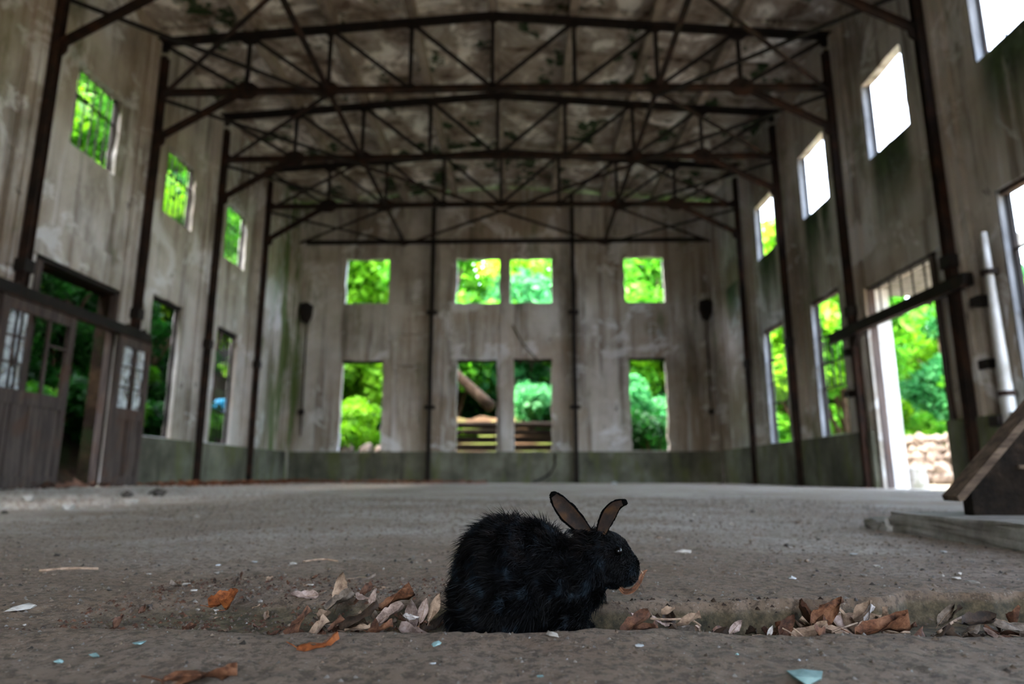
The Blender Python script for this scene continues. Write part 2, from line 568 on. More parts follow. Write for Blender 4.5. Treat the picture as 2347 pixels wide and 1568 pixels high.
def build_floor():
    xs = axis_pts([(XL - 0.02, -2.6, 0.12), (-2.6, -1.0, 0.03), (-1.0, 1.35, 0.0065), (1.35, 2.6, 0.03), (2.6, XR + 0.02, 0.12)])
    ys = axis_pts([(YB, -0.2, 0.4), (-0.2, 0.5, 0.05), (0.5, 0.84, 0.010), (0.84, 1.26, 0.0045), (1.26, 2.2, 0.012), (2.2, 4.5, 0.04), (4.5, YF + 0.02, 0.15)])
    X, Y = np.meshgrid(xs, ys)
    Z = floor_h(X, Y)
    nx, ny = len(xs), len(ys)
    v = np.stack([X.ravel(), Y.ravel(), Z.ravel()], 1)
    i = np.arange(ny - 1)[:, None] * nx + np.arange(nx - 1)[None, :]
    f = np.stack([i, i + 1, i + 1 + nx, i + nx], -1).reshape(-1, 4)
    me = bpy.data.meshes.new('floor')
    me.vertices.add(len(v)); me.vertices.foreach_set('co', v.ravel())
    me.loops.add(f.size); me.loops.foreach_set('vertex_index', f.ravel())
    me.polygons.add(len(f)); me.polygons.foreach_set('loop_start', np.arange(len(f)) * 4)
    me.update(calc_edges=True)
    obj('floor', me, 'dusty_concrete', smooth=True, kind='structure', label='dusty grey concrete floor with a broken gully')


build_floor()


# ------------------------------------------------------------------ walls with openings
def wall_mesh(name, kind, pos, outd, u0, u1, ztop, ops, mat, step=0.22, jit=0.02, th=0.18):
    """kind 'x': plane x=pos running along y; kind 'y': plane y=pos running along x.
    ops: (ua, ub, za, zb).  ztop: number or function of u"""
    zmax = 9.02
    us = {u0, u1}; zs = {0.0, zmax}
    for a, b, c, d in ops:
        us |= {a, b}; zs |= {c, d}

    def refine(s):
        s = sorted(s); out = []
        for a, b in zip(s, s[1:]):
            if b - a < 1e-4:
                continue
            n = max(1, int(math.ceil((b - a) / step)))
            out += [a + (b - a) * i / n for i in range(n)]
        return out + [s[-1]]
    us = refine(us); zs = refine(zs)
    nu, nz = len(us), len(zs)

    def hole(i, j):
        if i < 0 or j < 0 or i >= nu - 1 or j >= nz - 1:
            return None
        u = (us[i] + us[i + 1]) / 2; z = (zs[j] + zs[j + 1]) / 2
        for a, b, c, d in ops:
            if a < u < b and c < z < d:
                return True
        return False
    mb = MB()
    idx = {}

    def vert(i, j, back):
        k = (i, j, back)
        if k not in idx:
            u, z = us[i], zs[j]
            near = [hole(i + a, j + b) for a in (-1, 0) for b in (-1, 0)]
            hs = sum(1 for q in near if q is True)
            if hs and 0.02 < z < zmax - 0.05:
                r1 = float(fbm(np.array([u * 5.1 + pos]), np.array([z * 5.3]), 21, 3)[0])
                r2 = float(fbm(np.array([u * 4.7 + 9]), np.array([z * 4.9 + pos]), 33, 3)[0])
                u += r1 * jit * 4; z += r2 * jit * 4
            if j == nz - 1 and callable(ztop):
                z = ztop(u)
            w = pos + (outd * th if back else 0.004 * math.sin(u * 7 + z * 5))
            idx[k] = len(mb.v)
            mb.v.append((w, u, z) if kind == 'x' else (u, w, z))
        return idx[k]
    for i in range(nu - 1):
        for j in range(nz - 1):
            if hole(i, j):
                continue
            for back in (0, 1):
                mb.f.append((vert(i, j, back), vert(i + 1, j, back), vert(i + 1, j + 1, back), vert(i, j + 1, back)))
            for di, dj, e in ((-1, 0, ((i, j), (i, j + 1))), (1, 0, ((i + 1, j), (i + 1, j + 1))), (0, -1, ((i, j), (i + 1, j))), (0, 1, ((i, j + 1), (i + 1, j + 1)))):
                q = hole(i + di, j + dj)
                if q is True or q is None:
                    (a, b), (c, d) = e
                    mb.f.append((vert(a, b, 0), vert(c, d, 0), vert(c, d, 1), vert(a, b, 1)))
    me = mb.mesh(name)
    bm = bmesh.new(); bm.from_mesh(me)
    bmesh.ops.recalc_face_normals(bm, faces=bm.faces[:])
    bm.to_mesh(me); bm.free()
    return me


DOORZ = 3.38
ops_left, ops_right, ops_far = [], [], []
for k in range(-5, 3):  # unseen bays behind the viewer repeat the windows, added for daylight
    yb = Y0 + BAY * k
    la, lb = yb + 0.80, yb + 2.0
    if k != -1:
        ops_left.append((la, lb, 5.42, 6.86))
    ops_right.append((la - 0.02, lb + 0.05, 5.63, 7.05))
    if k == 0:
        ops_left.append((9.50, 11.50, 0.0, DOORZ))
        ops_right.append((9.60, 11.55, 0.0, 3.42))
    else:
        if k != -1:
            ops_left.append((la + 0.03, lb - 0.02, 0.95, 3.72))
        ops_right.append((la - 0.02, lb + 0.05, 0.98, 3.80))
for a, b, c, d in ((-5.58, -4.2, 5.55, 7.04), (-2.05, -0.69, 5.55, 7.03), (-0.34, 0.97, 5.55, 7.03), (3.27, 4.5, 5.56, 7.05),
                   (-5.56, -4.29, 0.93, 3.73), (-2.0, -0.76, 0.93, 3.75), (-0.22, 0.92, 0.93, 3.77), (3.32, 4.44, 0.95, 3.80)):
    ops_far.append((a, b, c, d))
wl_ = obj('wall_left', wall_mesh('wall_left', 'x', XL, -1, YB, YF, 9.02, ops_left, 'plaster'), 'plaster', kind='structure', label='stained plaster side wall with sliding doors')
wr_ = obj('wall_right', wall_mesh('wall_right', 'x', XR, 1, YB, YF, 9.02, ops_right, 'plaster'), 'plaster', kind='structure', label='stained plaster side wall with an empty doorway')
wf_ = obj('wall_far', wall_mesh('wall_far', 'y', YF, 1, XL, XR, lambda x: roof_z(x) + 0.3, ops_far, 'plaster', jit=0.028), 'plaster', kind='structure', label='stained plaster end wall with eight window openings')
wb_ = obj('wall_back', wall_mesh('wall_back', 'y', YB, -1, XL, XR, lambda x: roof_z(x) + 0.3, [ (-2.6, 1.5, 0, 4.4)], 'plaster'), 'plaster', kind='structure', label='unseen plaster end wall with an opening added for light')  # opening behind the viewer is added to let light in

# pilasters, corner piers and heavy door surrounds: parts of the walls
for k in range(-5, 5):
    y = Y0 + BAY * k
    if y > YF - 0.2:
        y = YF - 0.22
    MB().box(XL - 0.05, XL + 0.075, y - 0.30, y + 0.22, 0, 8.6).build('pilaster', 'plaster', wl_)
    MB().box(XL - 0.05, XL + 0.12, y - 0.16, y + 0.14, 0, 8.6).build('pilaster_core', 'plaster', wl_)
    MB().box(XR - 0.075, XR + 0.05, y - 0.30, y + 0.22, 0, 8.6).build('pilaster', 'plaster', wr_)
    MB().box(XR - 0.12, XR + 0.05, y - 0.16, y + 0.14, 0, 8.6).build('pilaster_core', 'plaster', wr_)
for x in (-2.75, 1.63):
    MB().box(x - 0.28, x + 0.26, YF - 0.05, YF + 0.05, 0, roof_z(x)).build('pilaster', 'plaster', wf_)
    MB().box(x - 0.10, x + 0.16, YF - 0.12, YF + 0.05, 0, roof_z(x)).build('pilaster_core', 'plaster', wf_)
MB().box(-0.69 + 0.04, -0.34 - 0.03, YF - 0.05, YF + 0.1, 0.93, roof_z(-0.5)).build('pilaster', 'plaster', wf_)
MB().box(XL, XL + 0.19, YF - 0.3, YF, 0, 8.62).build('corner_pier', 'plaster', wf_)
MB().box(XR - 0.16, XR, YF - 0.3, YF, 0, 8.62).build('corner_pier', 'plaster', wf_)
# thicker wall skin over the doors (ledge seen above the lintels)
for X, s, w in ((XL, 1, wl_), (XR, -1, wr_)):
    a, b = sorted((X - s * 0.05, X + s * 0.05))
    MB().box(a, b, Y0 + 0.25, Y0 + BAY - 0.32, 3.44, 3.98).build('door_header', 'plaster', w)
# horizontal ledges on the end wall beside the pilaster
for z, x0, x1 in ((5.42, -4.1, -3.1), (4.42, -4.0, -3.12), (3.42, -3.85, -3.12), (2.52, -3.8, -3.12), (5.40, -2.4, -2.1), (4.42, -2.42, -2.06), (3.40, -2.42, -2.02), (2.55, -2.42, -2.02)):
    MB().box(x0, x1, YF - 0.05, YF + 0.05, z - 0.86, z - 0.02).build('concrete_panel', 'plaster', wf_)
    MB().box(x0 - 0.02, x1, YF - 0.075, YF + 0.05, z - 0.045, z + 0.045).build('concrete_ledge', 'plaster', wf_)

# dado band (baseboards)
def dado(name, boxes, wall):
    m = MB()
    for b in boxes:
        m.box(*b)
    m.build(name, 'dado', None, kind='structure', label='dark mossy dado band at the foot of the ' + wall)


def cuts(a, b, gaps):
    out = []; cur = a
    for g0, g1 in sorted(gaps):
        if g1 <= a or g0 >= b:
            continue
        out.append((cur, g0)); cur = g1
    out.append((cur, b))
    return out


dado('baseboard_left', [(XL - 0.02, XL + 0.15, a, b, 0, 0.93) for a, b in cuts(YB, YF, [(8.6, 12.0)])], 'sliding door wall')
dado('baseboard_right', [(XR - 0.15, XR + 0.02, a, b, 0, 0.96) for a, b in cuts(YB, YF, [(9.55, 11.6)])], 'doorway wall')
dado('baseboard_far', [(XL, XR, YF - 0.14, YF + 0.02, 0, 0.93)], 'end wall')

# back side of roof: ceiling panels between purlins
NODE_X = [XC + (-6.40 + 1.6 * i) for i in range(9)]
ceil_root = MB()
NX = [XL - 0.3] + NODE_X[1:-1] + [XR + 0.3]
for i in range(8):
    a, b = NX[i], NX[i + 1]
    za, zb = roof_z(a) + 0.36, roof_z(b) + 0.36
    ceil_root.add([(a, YB - .3, za), (b, YB - .3, zb), (b, YF + .3, zb), (a, YF + .3, za), (a, YB - .3, za + .12), (b, YB - .3, zb + .12), (b, YF + .3, zb + .12), (a, YF + .3, za + .12)],
                  [(0, 1, 2, 3), (7, 6, 5, 4), (0, 4, 5, 1), (1, 5, 6, 2), (2, 6, 7, 3), (3, 7, 4, 0)])
ceiling = ceil_root.build('ceiling', 'ceiling_concrete', kind='structure', label='stained concrete roof deck of sloping panels')
rp = random.Random(3)
for i in range(8):
    a, b = NX[i] + 0.09, NX[i + 1] - 0.09
    if i == 0:
        a = XL
    if i == 7:
        b = XR
    y = TRY[0] - 2 * BAY
    while y < YF - 0.3:
        y1 = min(y + BAY / 2, YF)
        dz = 0.30 - rp.random() * 0.03
        za, zb = roof_z(a) + dz, roof_z(b) + dz
        ya, yb = y + 0.05, y1 - 0.05
        m = MB()
        # slightly dished slab panel: 3 x 3 grid below, flat above
        vs = []
        for p in range(4):
            for q in range(4):
                u, v = p / 3, q / 3
                sag = 0.035 * (rp.random() - 0.3) if 0 < p < 3 and 0 < q < 3 else 0.0
                x = a + (b - a) * u
                vs.append((x, ya + (yb - ya) * v, za + (zb - za) * u - sag + (0.03 if (p in (0, 3) or q in (0, 3)) else 0)))
        fs = [(p * 4 + q, p * 4 + q + 1, p * 4 + q + 5, p * 4 + q + 4) for p in range(3) for q in range(3)]
        ring = [0, 4, 8, 12, 13, 14, 15, 11, 7, 3, 2, 1]
        base = len(vs)
        vs += [(vs[r][0], vs[r][1], vs[r][2] + 0.05) for r in ring]
        fs += [(ring[s], ring[(s + 1) % 12], base + (s + 1) % 12, base + s) for s in range(12)]
        m.add(vs, fs)
        m.build('roof_panel', 'ceiling_concrete', ceiling)
        y = y1

# ------------------------------------------------------------------ outside ground and banks
def heightfield(name, x0, x1, y0, y1, n, fn, mat, **props):
    xs = np.linspace(x0, x1, n); ys = np.linspace(y0, y1, n)
    X, Y = np.meshgrid(xs, ys)
    Z = fn(X, Y)
    v = np.stack([X.ravel(), Y.ravel(), Z.ravel()], 1)
    i = np.arange(n - 1)[:, None] * n + np.arange(n - 1)[None, :]
    f = np.stack([i, i + 1, i + 1 + n, i + n], -1).reshape(-1, 4)
    me = bpy.data.meshes.new(name)
    me.from_pydata(v.tolist(), [], f.tolist())
    return obj(name, me, mat, smooth=True, **props)


heightfield('ground_far', XL - 0.17, XR + 0.17, YF + 0.17, YF + 45, 60, lambda X, Y: -0.08 + 0.10 * np.clip(Y - YF - 5, 0, 50) + 0.25 * fbm(X * .5, Y * .5, 4, 4) * np.clip((Y - YF) / 3, 0, 1), 'earth', kind='structure', label='bare earth beyond the end wall')
heightfield('ground_yard', XR + 0.17, XR + 45, -25, YF + 50, 70, lambda X, Y: -0.05 + 0.05 * np.clip(X - XR - 9, 0, 50) + 0.08 * fbm(X * .6, Y * .6, 5, 3), 'yard_sand', kind='structure', label='pale sandy yard outside the empty doorway')
heightfield('hillside', XL - 40, XL - 0.17, -25, YF + 40, 80, lambda X, Y: np.clip((XL - 1.3 - X) * 0.95, -0.03, 9) + 0.5 * fbm(X * .7, Y * .7, 9, 4) * np.clip((XL - 1.0 - X), 0, 1), 'hillside', kind='structure', label='dark overgrown earth bank outside the sliding doors')
heightfield('ground_back', XL - 0.17, XR + 0.17, -40, YB - 0.17, 30, lambda X, Y: -0.05 + 0.0 * X, 'earth', kind='structure', label='earth outside the unseen end of the hall')

# ------------------------------------------------------------------ windows and doorways (structure)
WN = [0]


def window(kind, pos, outd, op, bars=0, rails=(), lintel=None, label='', frame=False, bar_top=None, bar_bot=None, seed=0, lining=False):
    WN[0] += 1
    a, b, c, d = op
    rr = random.Random(seed + WN[0])

    def bx(m, u0, u1, w0, w1, z0, z1):
        w0, w1 = sorted((pos + outd * w0, pos + outd * w1))
        return m.box(w0, w1, u0, u1, z0, z1) if kind == 'x' else m.box(u0, u1, w0, w1, z0, z1)

    def pt(u, w, z):
        return (pos + outd * w, u, z) if kind == 'x' else (u, pos + outd * w, z)
    m = MB()
    bx(m, a - 0.06, b + 0.06, 0.015, 0.22, c - 0.06, c + 0.012)
    root = m.build('window_%d' % WN[0], 'limewash', kind='structure', label=label)
    if lintel:
        bx(MB(), a - 0.02, b + 0.02, 0.04, 0.15, d - 0.075, d + 0.02).build('lintel', lintel, root)
    if frame:
        for u in (a + 0.02, b - 0.02):
            bx(MB(), u - 0.025, u + 0.025, 0.09, 0.15, c, d).build('jamb', 'dark_steel', root)
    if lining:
        bx(MB(), b - 0.022, b + 0.03, 0.004, 0.178, c, d).build('reveal_lining', 'dimmed_lining', root)  # darker lining added so the skylit reveals do not burn out
        bx(MB(), a - 0.03, a + 0.022, 0.004, 0.178, c, d).build('reveal_lining', 'dimmed_lining', root)
        bx(MB(), b - 0.06, b - 0.02, 0.12, 0.16, c, d).build('jamb', 'dark_steel', root)
    zt = bar_top or d; zb = bar_bot or c
    for i in range(bars):
        u = a + (b - a) * (i + 1) / (bars + 1)
        j = rr.uniform(-0.015, 0.015)
        MB().tube([pt(u, 0.12, zb - 0.01), pt(u + j, 0.12, (zb + zt) / 2), pt(u, 0.12, zt)], 0.014, 6).build('window_bar', 'dark_steel', root)
    for z in rails:
        MB().bar(pt(a, 0.12, z), pt(b, 0.12, z), 0.03, 0.03).build('window_rail', 'dark_steel', root)
    return root


for k, op in enumerate([o for o in ops_left if o[0] > 8.5 and o[2] > 5]):
    window('x', XL, -1, op, bars=5 if k < 2 else 4, rails=(op[2] + 0.95,), frame=True,
           label=['barred window opening above the sliding doors', 'dark leafy barred window above the broken lower opening', 'barred window above the opening with the blue sheet'][k])
for k, op in enumerate([o for o in ops_left if o[0] > 8.5 and 0.5 < o[2] < 5]):
    window('x', XL, -1, op, bars=0 if k == 0 else 5, rails=() if k == 0 else (2.6, 1.7), lintel='dark_steel', frame=True,
           label=['tall broken window opening beside the sliding doors', 'tall barred window opening with a blue sheet beyond'][k])
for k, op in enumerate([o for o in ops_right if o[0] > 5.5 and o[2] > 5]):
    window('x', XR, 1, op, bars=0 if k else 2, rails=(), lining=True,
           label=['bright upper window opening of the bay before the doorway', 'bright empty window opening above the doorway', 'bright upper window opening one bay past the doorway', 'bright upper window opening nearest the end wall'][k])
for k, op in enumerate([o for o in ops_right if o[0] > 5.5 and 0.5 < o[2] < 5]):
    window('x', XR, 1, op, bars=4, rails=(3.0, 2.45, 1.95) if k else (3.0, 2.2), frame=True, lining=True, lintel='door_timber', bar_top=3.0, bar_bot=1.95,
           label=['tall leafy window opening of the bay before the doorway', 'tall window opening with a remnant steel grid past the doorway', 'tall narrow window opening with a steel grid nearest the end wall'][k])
for k, op in enumerate(ops_far):
    window('y', YF, 1, op, bars=0, lintel='dark_steel' if k > 3 else None,
           label=['upper opening above the rocks and bush', 'upper opening above the fallen trunk', 'upper opening above the stacked logs', 'upper opening above the deep green shrub',
                  'tall opening onto pale rocks and a bush', 'tall opening onto a fallen grey trunk', 'tall opening onto stacked logs', 'tall opening onto a deep green shrub'][k])


def doorway(n, X, s, a, b, z, railz, bars, label):
    """X wall plane, s direction towards the room"""
    w0, w1 = sorted((X - s * 0.10, X + s * 0.03))
    d = MB().box(w0, w1, a - 0.06, a + 0.06, 0, z).build('door_%d' % n, 'door_timber', kind='structure', label=label)
    MB().box(w0, w1, b - 0.06, b + 0.06, 0, z).build('door_jamb', 'door_timber', d)
    MB().box(w0, w1, a - 0.06, b + 0.06, z - 0.02, z + 0.11).build('door_head', 'dark_steel', d)
    for i in range(bars):
        u = a + (b - a) * (i + 1) / (bars + 1)
        MB().tube([(X - s * 0.05, u, railz), (X - s * 0.05, u, z)], 0.016, 6).build('transom_bar', 'dark_steel', d)
    return d


doorway(1, XL, 1, 9.50, 11.50, DOORZ, 2.75, 0, 'dark doorway behind the sliding doors')
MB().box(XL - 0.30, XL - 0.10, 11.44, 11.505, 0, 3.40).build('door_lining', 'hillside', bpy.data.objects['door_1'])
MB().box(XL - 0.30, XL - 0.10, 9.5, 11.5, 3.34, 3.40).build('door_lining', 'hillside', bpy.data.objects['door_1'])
dr = doorway(2, XR, -1, 9.60, 11.55, 3.42, 2.75, 5, 'open doorway with a barred transom')
# plain concrete canopy outside the transom, seen as a pale lintel
MB().box(XR + 0.17, XR + 1.1, 9.2, 12.0, 3.42, 3.62).build('door_canopy', 'slab_concrete', dr)
MB().box(XR + 0.105, XR + 0.34, 11.50, 11.60, 0, 3.42).build('door_reveal', 'limewash', dr)
MB().box(XR + 0.105, XR + 0.325, 9.58, 9.63, 0, 3.42).build('door_reveal', 'limewash', dr)

# ------------------------------------------------------------------ door rails and sliding leaves
def rail(name, X, s, y0, y1, z, label):
    r = empty(name, (X, y0, 0), label=label, category='door rail')
    child(MB().box(*sorted((X + s * 0.13, X + s * 0.26)), y0, y1, z - 0.085, z + 0.085).build('rail_beam', 'dark_steel'), r)
    child(MB().box(*sorted((X + s * 0.20, X + s * 0.30)), y0, y1, z - 0.11, z - 0.075).build('rail_track', 'rusty_steel'), r)
    n = 5
    for i in range(n):
        y = y0 + (y1 - y0) * (i + 0.5) / n
        child(MB().box(*sorted((X - s * 0.02, X + s * 0.15)), y - 0.04, y + 0.04, z - 0.05, z + 0.13).build('rail_bracket', 'rusty_steel'), r)
    return r


rail('door_rail', XL, 1, 7.4, 12.25, 2.72, 'rusty sliding door rail carrying two timber leaves')
rr_ = rail('door_rail', XR, -1, 8.62, 12.6, 2.76, 'rusty empty sliding door rail across the bright doorway')
child(MB().bar((XR - 0.2, 11.9, 2.30), (XR - 0.2, 11.55, 2.68), 0.05, 0.05).build('rail_brace', 'rusty_steel'), rr_)


def door_leaf(y0, y1, label, cols, shards, glass):
    X0, X1 = XL + 0.20, XL + 0.27
    d = empty('sliding_door_leaf', (X0, (y0 + y1) / 2, 0), label=label, category='door', group='timber sliding door leaves')
    zt, zb = 2.62, 0.03

    def p(name, mat, *b):
        return child(MB().box(*b).build(name, mat), d)
    p('stile', 'door_timber', X0, X1, y0, y0 + 0.13, zb, zt)
    p('stile', 'door_timber', X0, X1, y1 - 0.13, y1, zb, zt)
    p('top_rail', 'door_timber', X0 + .004, X1 - .004, y0 + 0.1, y1 - 0.1, zt - 0.17, zt)
    p('middle_rail', 'door_timber', X0 + .004, X1 + .006, y0 + 0.1, y1 - 0.1, 1.17, 1.36)
    p('bottom_rail', 'door_timber', X0 + .004, X1 - .004, y0 + 0.1, y1 - 0.1, zb, 0.20)
    ya, yb = y0 + 0.13, y1 - 0.13
    za, zc = 1.36, zt - 0.17
    for i in range(1, cols):
        y = ya + (yb - ya) * i / cols
        p('muntin', 'door_timber', X0 + 0.015, X1 - 0.015, y - 0.025, y + 0.025, za, zc)
    for j in (1, 2):
        z = za + (zc - za) * j / 3
        for i in range(cols):
            if (i, j) in shards:
                continue
            a = ya + (yb - ya) * i / cols; b = ya + (yb - ya) * (i + 1) / cols
            p('muntin', 'door_timber', X0 + 0.018, X1 - 0.018, a, b, z - 0.016, z + 0.016)
    for (i, j) in glass:
        a = ya + (yb - ya) * i / cols + 0.02; b = ya + (yb - ya) * (i + 1) / cols - 0.02
        z0 = za + (zc - za) * j / 3 + 0.01; z1 = za + (zc - za) * (j + 1) / 3 - 0.01
        p('glass_pane', 'dusty_glass', X0 + 0.03, X0 + 0.035, a, b, z0, z1)
    nb = 4
    for i in range(nb):
        a = ya + (yb - ya) * i / nb; b = ya + (yb - ya) * (i + 1) / nb
        p('plank', 'door_timber', X0 + 0.02, X1 - 0.012 - (0.006 if i % 2 else 0), a + 0.006, b - 0.006, 0.18, 1.19)
    for y in (y0 + 0.25, y1 - 0.25):
        h = p('hanger', 'rusty_steel', X0 + 0.01, X0 + 0.05, y - 0.05, y + 0.05, zt - 0.05, 2.80)
        h2 = MB().tube([(X0 - 0.0, y, 2.80), (X0 + 0.05, y, 2.80)], 0.055, 10).build('wheel', 'rusty_steel', h)
    return d


door_leaf(8.62, 10.12, 'wide timber sliding leaf with broken upper panes half across the doorway', 3, {(1, 1), (1, 2), (2, 1)}, [(0, 0), (0, 1), (0, 2)])
door_leaf(11.28, 12.28, 'narrow timber sliding leaf with whole pale panes beside the broken window', 2, set(), [(0, 0), (0, 1), (0, 2), (1, 0), (1, 1), (1, 2)])

# ------------------------------------------------------------------ steel columns
def column(X, s, y, label, group):
    c = empty('steel_column', (X, y, 0), label=label, category='column', group=group)
    child(MB().ibeam((X, y, 0), (X, y, 8.3), 0.12).build('shaft', 'rusty_steel'), c)
    child(MB().box(X - 0.11, X + 0.11, y - 0.11, y + 0.11, 0, 0.025).build('base_plate', 'rusty_steel'), c)
    for z in (3.1,):
        child(MB().box(X - 0.085, X + 0.085, y - 0.095, y + 0.095, z - 0.09, z + 0.09).build('splice_collar', 'dark_steel'), c)
    for z in (1.6, 4.9):
        child(MB().box(*sorted((X - s * 0.15, X)), y - 0.035, y + 0.035, z - 0.04, z + 0.04).build('wall_tie', 'rusty_steel'), c)
    return c


CXL, CXR = XL + 0.20, XR - 0.18
ll = ['rusty steel column between the blank bay and the wide sliding leaf', 'rusty steel column rising above the narrow sliding leaf', 'rusty steel column between the two tall side windows near the blue sheet', 'rusty steel column between the blue sheet window and the mossy corner']
lr = ['rusty steel column standing before the bright doorway', 'rusty steel column between the doorway and the gridded tall window', 'rusty steel column between the two tall gridded windows', 'rusty steel column between the narrow gridded window and the end wall corner']
for i, y in enumerate(TRY):
    column(CXL, 1, y, ll[i], 'steel columns of the roof trusses')
    column(CXR, -1, y, lr[i], 'steel columns of the roof trusses')
for x, l in ((-2.78, 'slim dark steel post on the end wall between rocks window and fallen trunk window'), (1.62, 'slim dark steel post on the end wall between log window and deep green shrub window')):
    y = YF - 0.26
    c = empty('steel_post', (x, y, 0), label=l, category='post', group='posts on the end wall')
    child(MB().ibeam((x, y, 0), (x, y, roof_z(x) + 0.1), 0.11, (1, 0, 0)).build('shaft', 'dark_steel'), c)
    for z in (2.25, 5.2):
        child(MB().box(x - 0.16, x + 0.16, y - 0.04, YF - 0.121, z - 0.05, z + 0.05).build('bracket', 'dark_steel'), c)
    child(MB().box(x - 0.12, x + 0.12, y - 0.12, y + 0.1, 0, 0.03).build('base_plate', 'dark_steel'), c)

# ------------------------------------------------------------------ roof trusses
def octo(r1, r2):
    return [(-r1, -r2 * .5), (-r1 * .5, -r2), (r1 * .5, -r2), (r1, -r2 * .5), (r1, r2 * .5), (r1 * .5, r2), (-r1 * .5, r2), (-r1, r2 * .5)]


def truss(y, label, knees=True):
    t = empty('roof_truss', (XC, y, ZBOT), label=label, category='truss', group='steel roof trusses')
    top = [Vector((x, y, roof_z(x) - 0.0)) for x in NODE_X]
    bot = [Vector((x, y, ZBOT + 0.05 * (1 - abs(i - 4) / 4))) for i, x in enumerate(NODE_X)]
    top[0].x = XL + 0.08; top[-1].x = XR - 0.08
    bot[0].x = CXL; bot[-1].x = CXR

    def p(m, name, mat='rusty_steel'):
        return child(m.build(name, mat), t)
    for i in range(8):
        p(MB().tee(top[i], top[i + 1], 0.15), 'top_chord', 'dark_steel')
        p(MB().tee(bot[i], bot[i + 1], 0.13, (0, 0, -1)), 'bottom_chord')
    for i in range(1, 8):
        p(MB().bar(bot[i], top[i], 0.075, 0.05, (0, 1, 0)), 'vertical', 'dark_steel')
    for i in range(4):
        p(MB().bar(top[i], bot[i + 1], 0.065, 0.05, (0, 1, 0)), 'diagonal', 'dark_steel')
        p(MB().bar(top[8 - i], bot[7 - i], 0.065, 0.05, (0, 1, 0)), 'diagonal', 'dark_steel')
    for i in range(9):
        r = 0.20 if i in (2, 6) else 0.23 if i in (1, 7) else 0.13
        if i in (0, 8):
            p(MB().plate(top[i], [(-.16, -.2), (.16, -.2), (.16, .12), (-.16, .12)], (1, 0, 0), (0, 0, 1), 0.05), 'gusset_plate', 'dark_steel')
            continue
        p(MB().plate(bot[i], octo(r, r * 0.8), (1, 0, 0), (0, 0, 1), 0.035), 'gusset_plate')
        r2 = 0.19 if i in (1, 7) else 0.13
        p(MB().plate(top[i], octo(r2, r2 * 0.9), (1, 0, 0), (0, 0, 1), 0.035), 'gusset_plate', 'dark_steel')
    if knees:
        p(MB().tee((CXL, y, 6.55), bot[1], 0.12), 'knee_brace')
        p(MB().tee((CXR, y, 6.68), bot[7], 0.12), 'knee_brace')
        for cx, s, zz in ((CXL, 1, 6.55), (CXR, -1, 6.68)):
            p(MB().plate((cx + s * 0.05, y, zz), octo(0.11, 0.13), (1, 0, 0), (0, 0, 1), 0.04), 'gusset_plate')
            p(MB().plate((cx + s * 0.05, y, ZBOT), octo(0.13, 0.11), (1, 0, 0), (0, 0, 1), 0.04), 'gusset_plate')
    return t


TL = ['rusty steel roof truss fourth from the end wall', 'rusty steel roof truss third from the end wall above the sliding door wall column', 'rusty steel roof truss second from the end wall', 'rusty steel roof truss closest to the end wall']
TL[1] = 'rusty steel roof truss third from the end wall'
for y, l in zip(TRY, TL):
    truss(y, l)
MB().tee((XL + 0.35, YF - 0.2, 7.52), (XR - 0.3, YF - 0.2, 7.56), 0.12, (0, 0, -1)).build('wall_beam', 'dark_steel', label='dark steel beam running along the end wall above the upper windows', category='beam')
for s, x in ((1, XL + 0.30), (-1, XR - 0.30)):
    pass

# longitudinal ties at the bottom chords (nodes 2 and 6)
for nx, l in ((2, 'long rusty tie running down the hall on the sliding door side'), (6, 'long rusty tie running down the hall on the doorway side')):
    MB().tee((NODE_X[nx], 6.0, ZBOT + 0.09), (NODE_X[nx], YF - 0.14, ZBOT + 0.04), 0.11, (0, 0, -1)).build('tie_beam', 'rusty_steel', label=l, category='beam', group='long ties under the trusses')
# plan bracing, one rod per object
ZR = ZBOT - 0.15
ybays = [TRY[0], TRY[1], TRY[2], TRY[3], YF - 0.32]
bl = ['bay above the doors', 'bay past the doors', 'bay before the last truss', 'last bay by the end wall']
for i in range(4):
    ya, yb = ybays[i], ybays[i + 1]
    for cx, n, side in ((CXL, 2, 'sliding door side'), (CXR, 6, 'doorway side')):
        for (p, q, w) in ((((cx, ya, ZR)), (NODE_X[n], yb, ZR), 'outward'), ((NODE_X[n], ya, ZR + 0.06), (cx, yb, ZR + 0.06), 'inward')):
            MB().bar(p, q, 0.06, 0.05).build('bracing_rod', 'rusty_steel' if w == 'inward' else 'dark_steel', label='thin rusty bracing rod on the %s, %s' % (side, bl[i]), category='rod', group='crossed roof bracing on the %s %s' % (side, bl[i]))
for nx in (2, 6):
    sd_ = 'sliding door side' if nx == 2 else 'doorway side'
    MB().bar((NODE_X[nx], TRY[2], ZR - 0.03), (NODE_X[4], TRY[3], ZR - 0.03), 0.065, 0.055).build('bracing_rod', 'rusty_steel', label='rusty rod slanting to the middle of the last truss from the %s tie' % sd_, category='rod')
    MB().bar((NODE_X[nx], YF - 0.32, ZR - 0.03), (NODE_X[4], TRY[3], ZR - 0.03), 0.065, 0.055).build('bracing_rod', 'rusty_steel', label='rusty rod from the middle of the last truss to the end wall, %s' % sd_, category='rod')
# purlins
for i, x in enumerate(NODE_X):
    if i in (0, 8):
        continue
    z = roof_z(x)
    MB().box(x - 0.085, x + 0.085, 3.2, YF, z + 0.07, z + 0.38).build('roof_purlin', 'purlin_concrete', label='grey concrete roof purlin %s' % ('along the ridge' if i == 4 else '%s the ridge on the %s' % (['', 'next to', 'second from', 'third from'][abs(i - 4)], 'sliding door side' if i < 4 else 'doorway side')), category='purlin', group='concrete roof purlins')

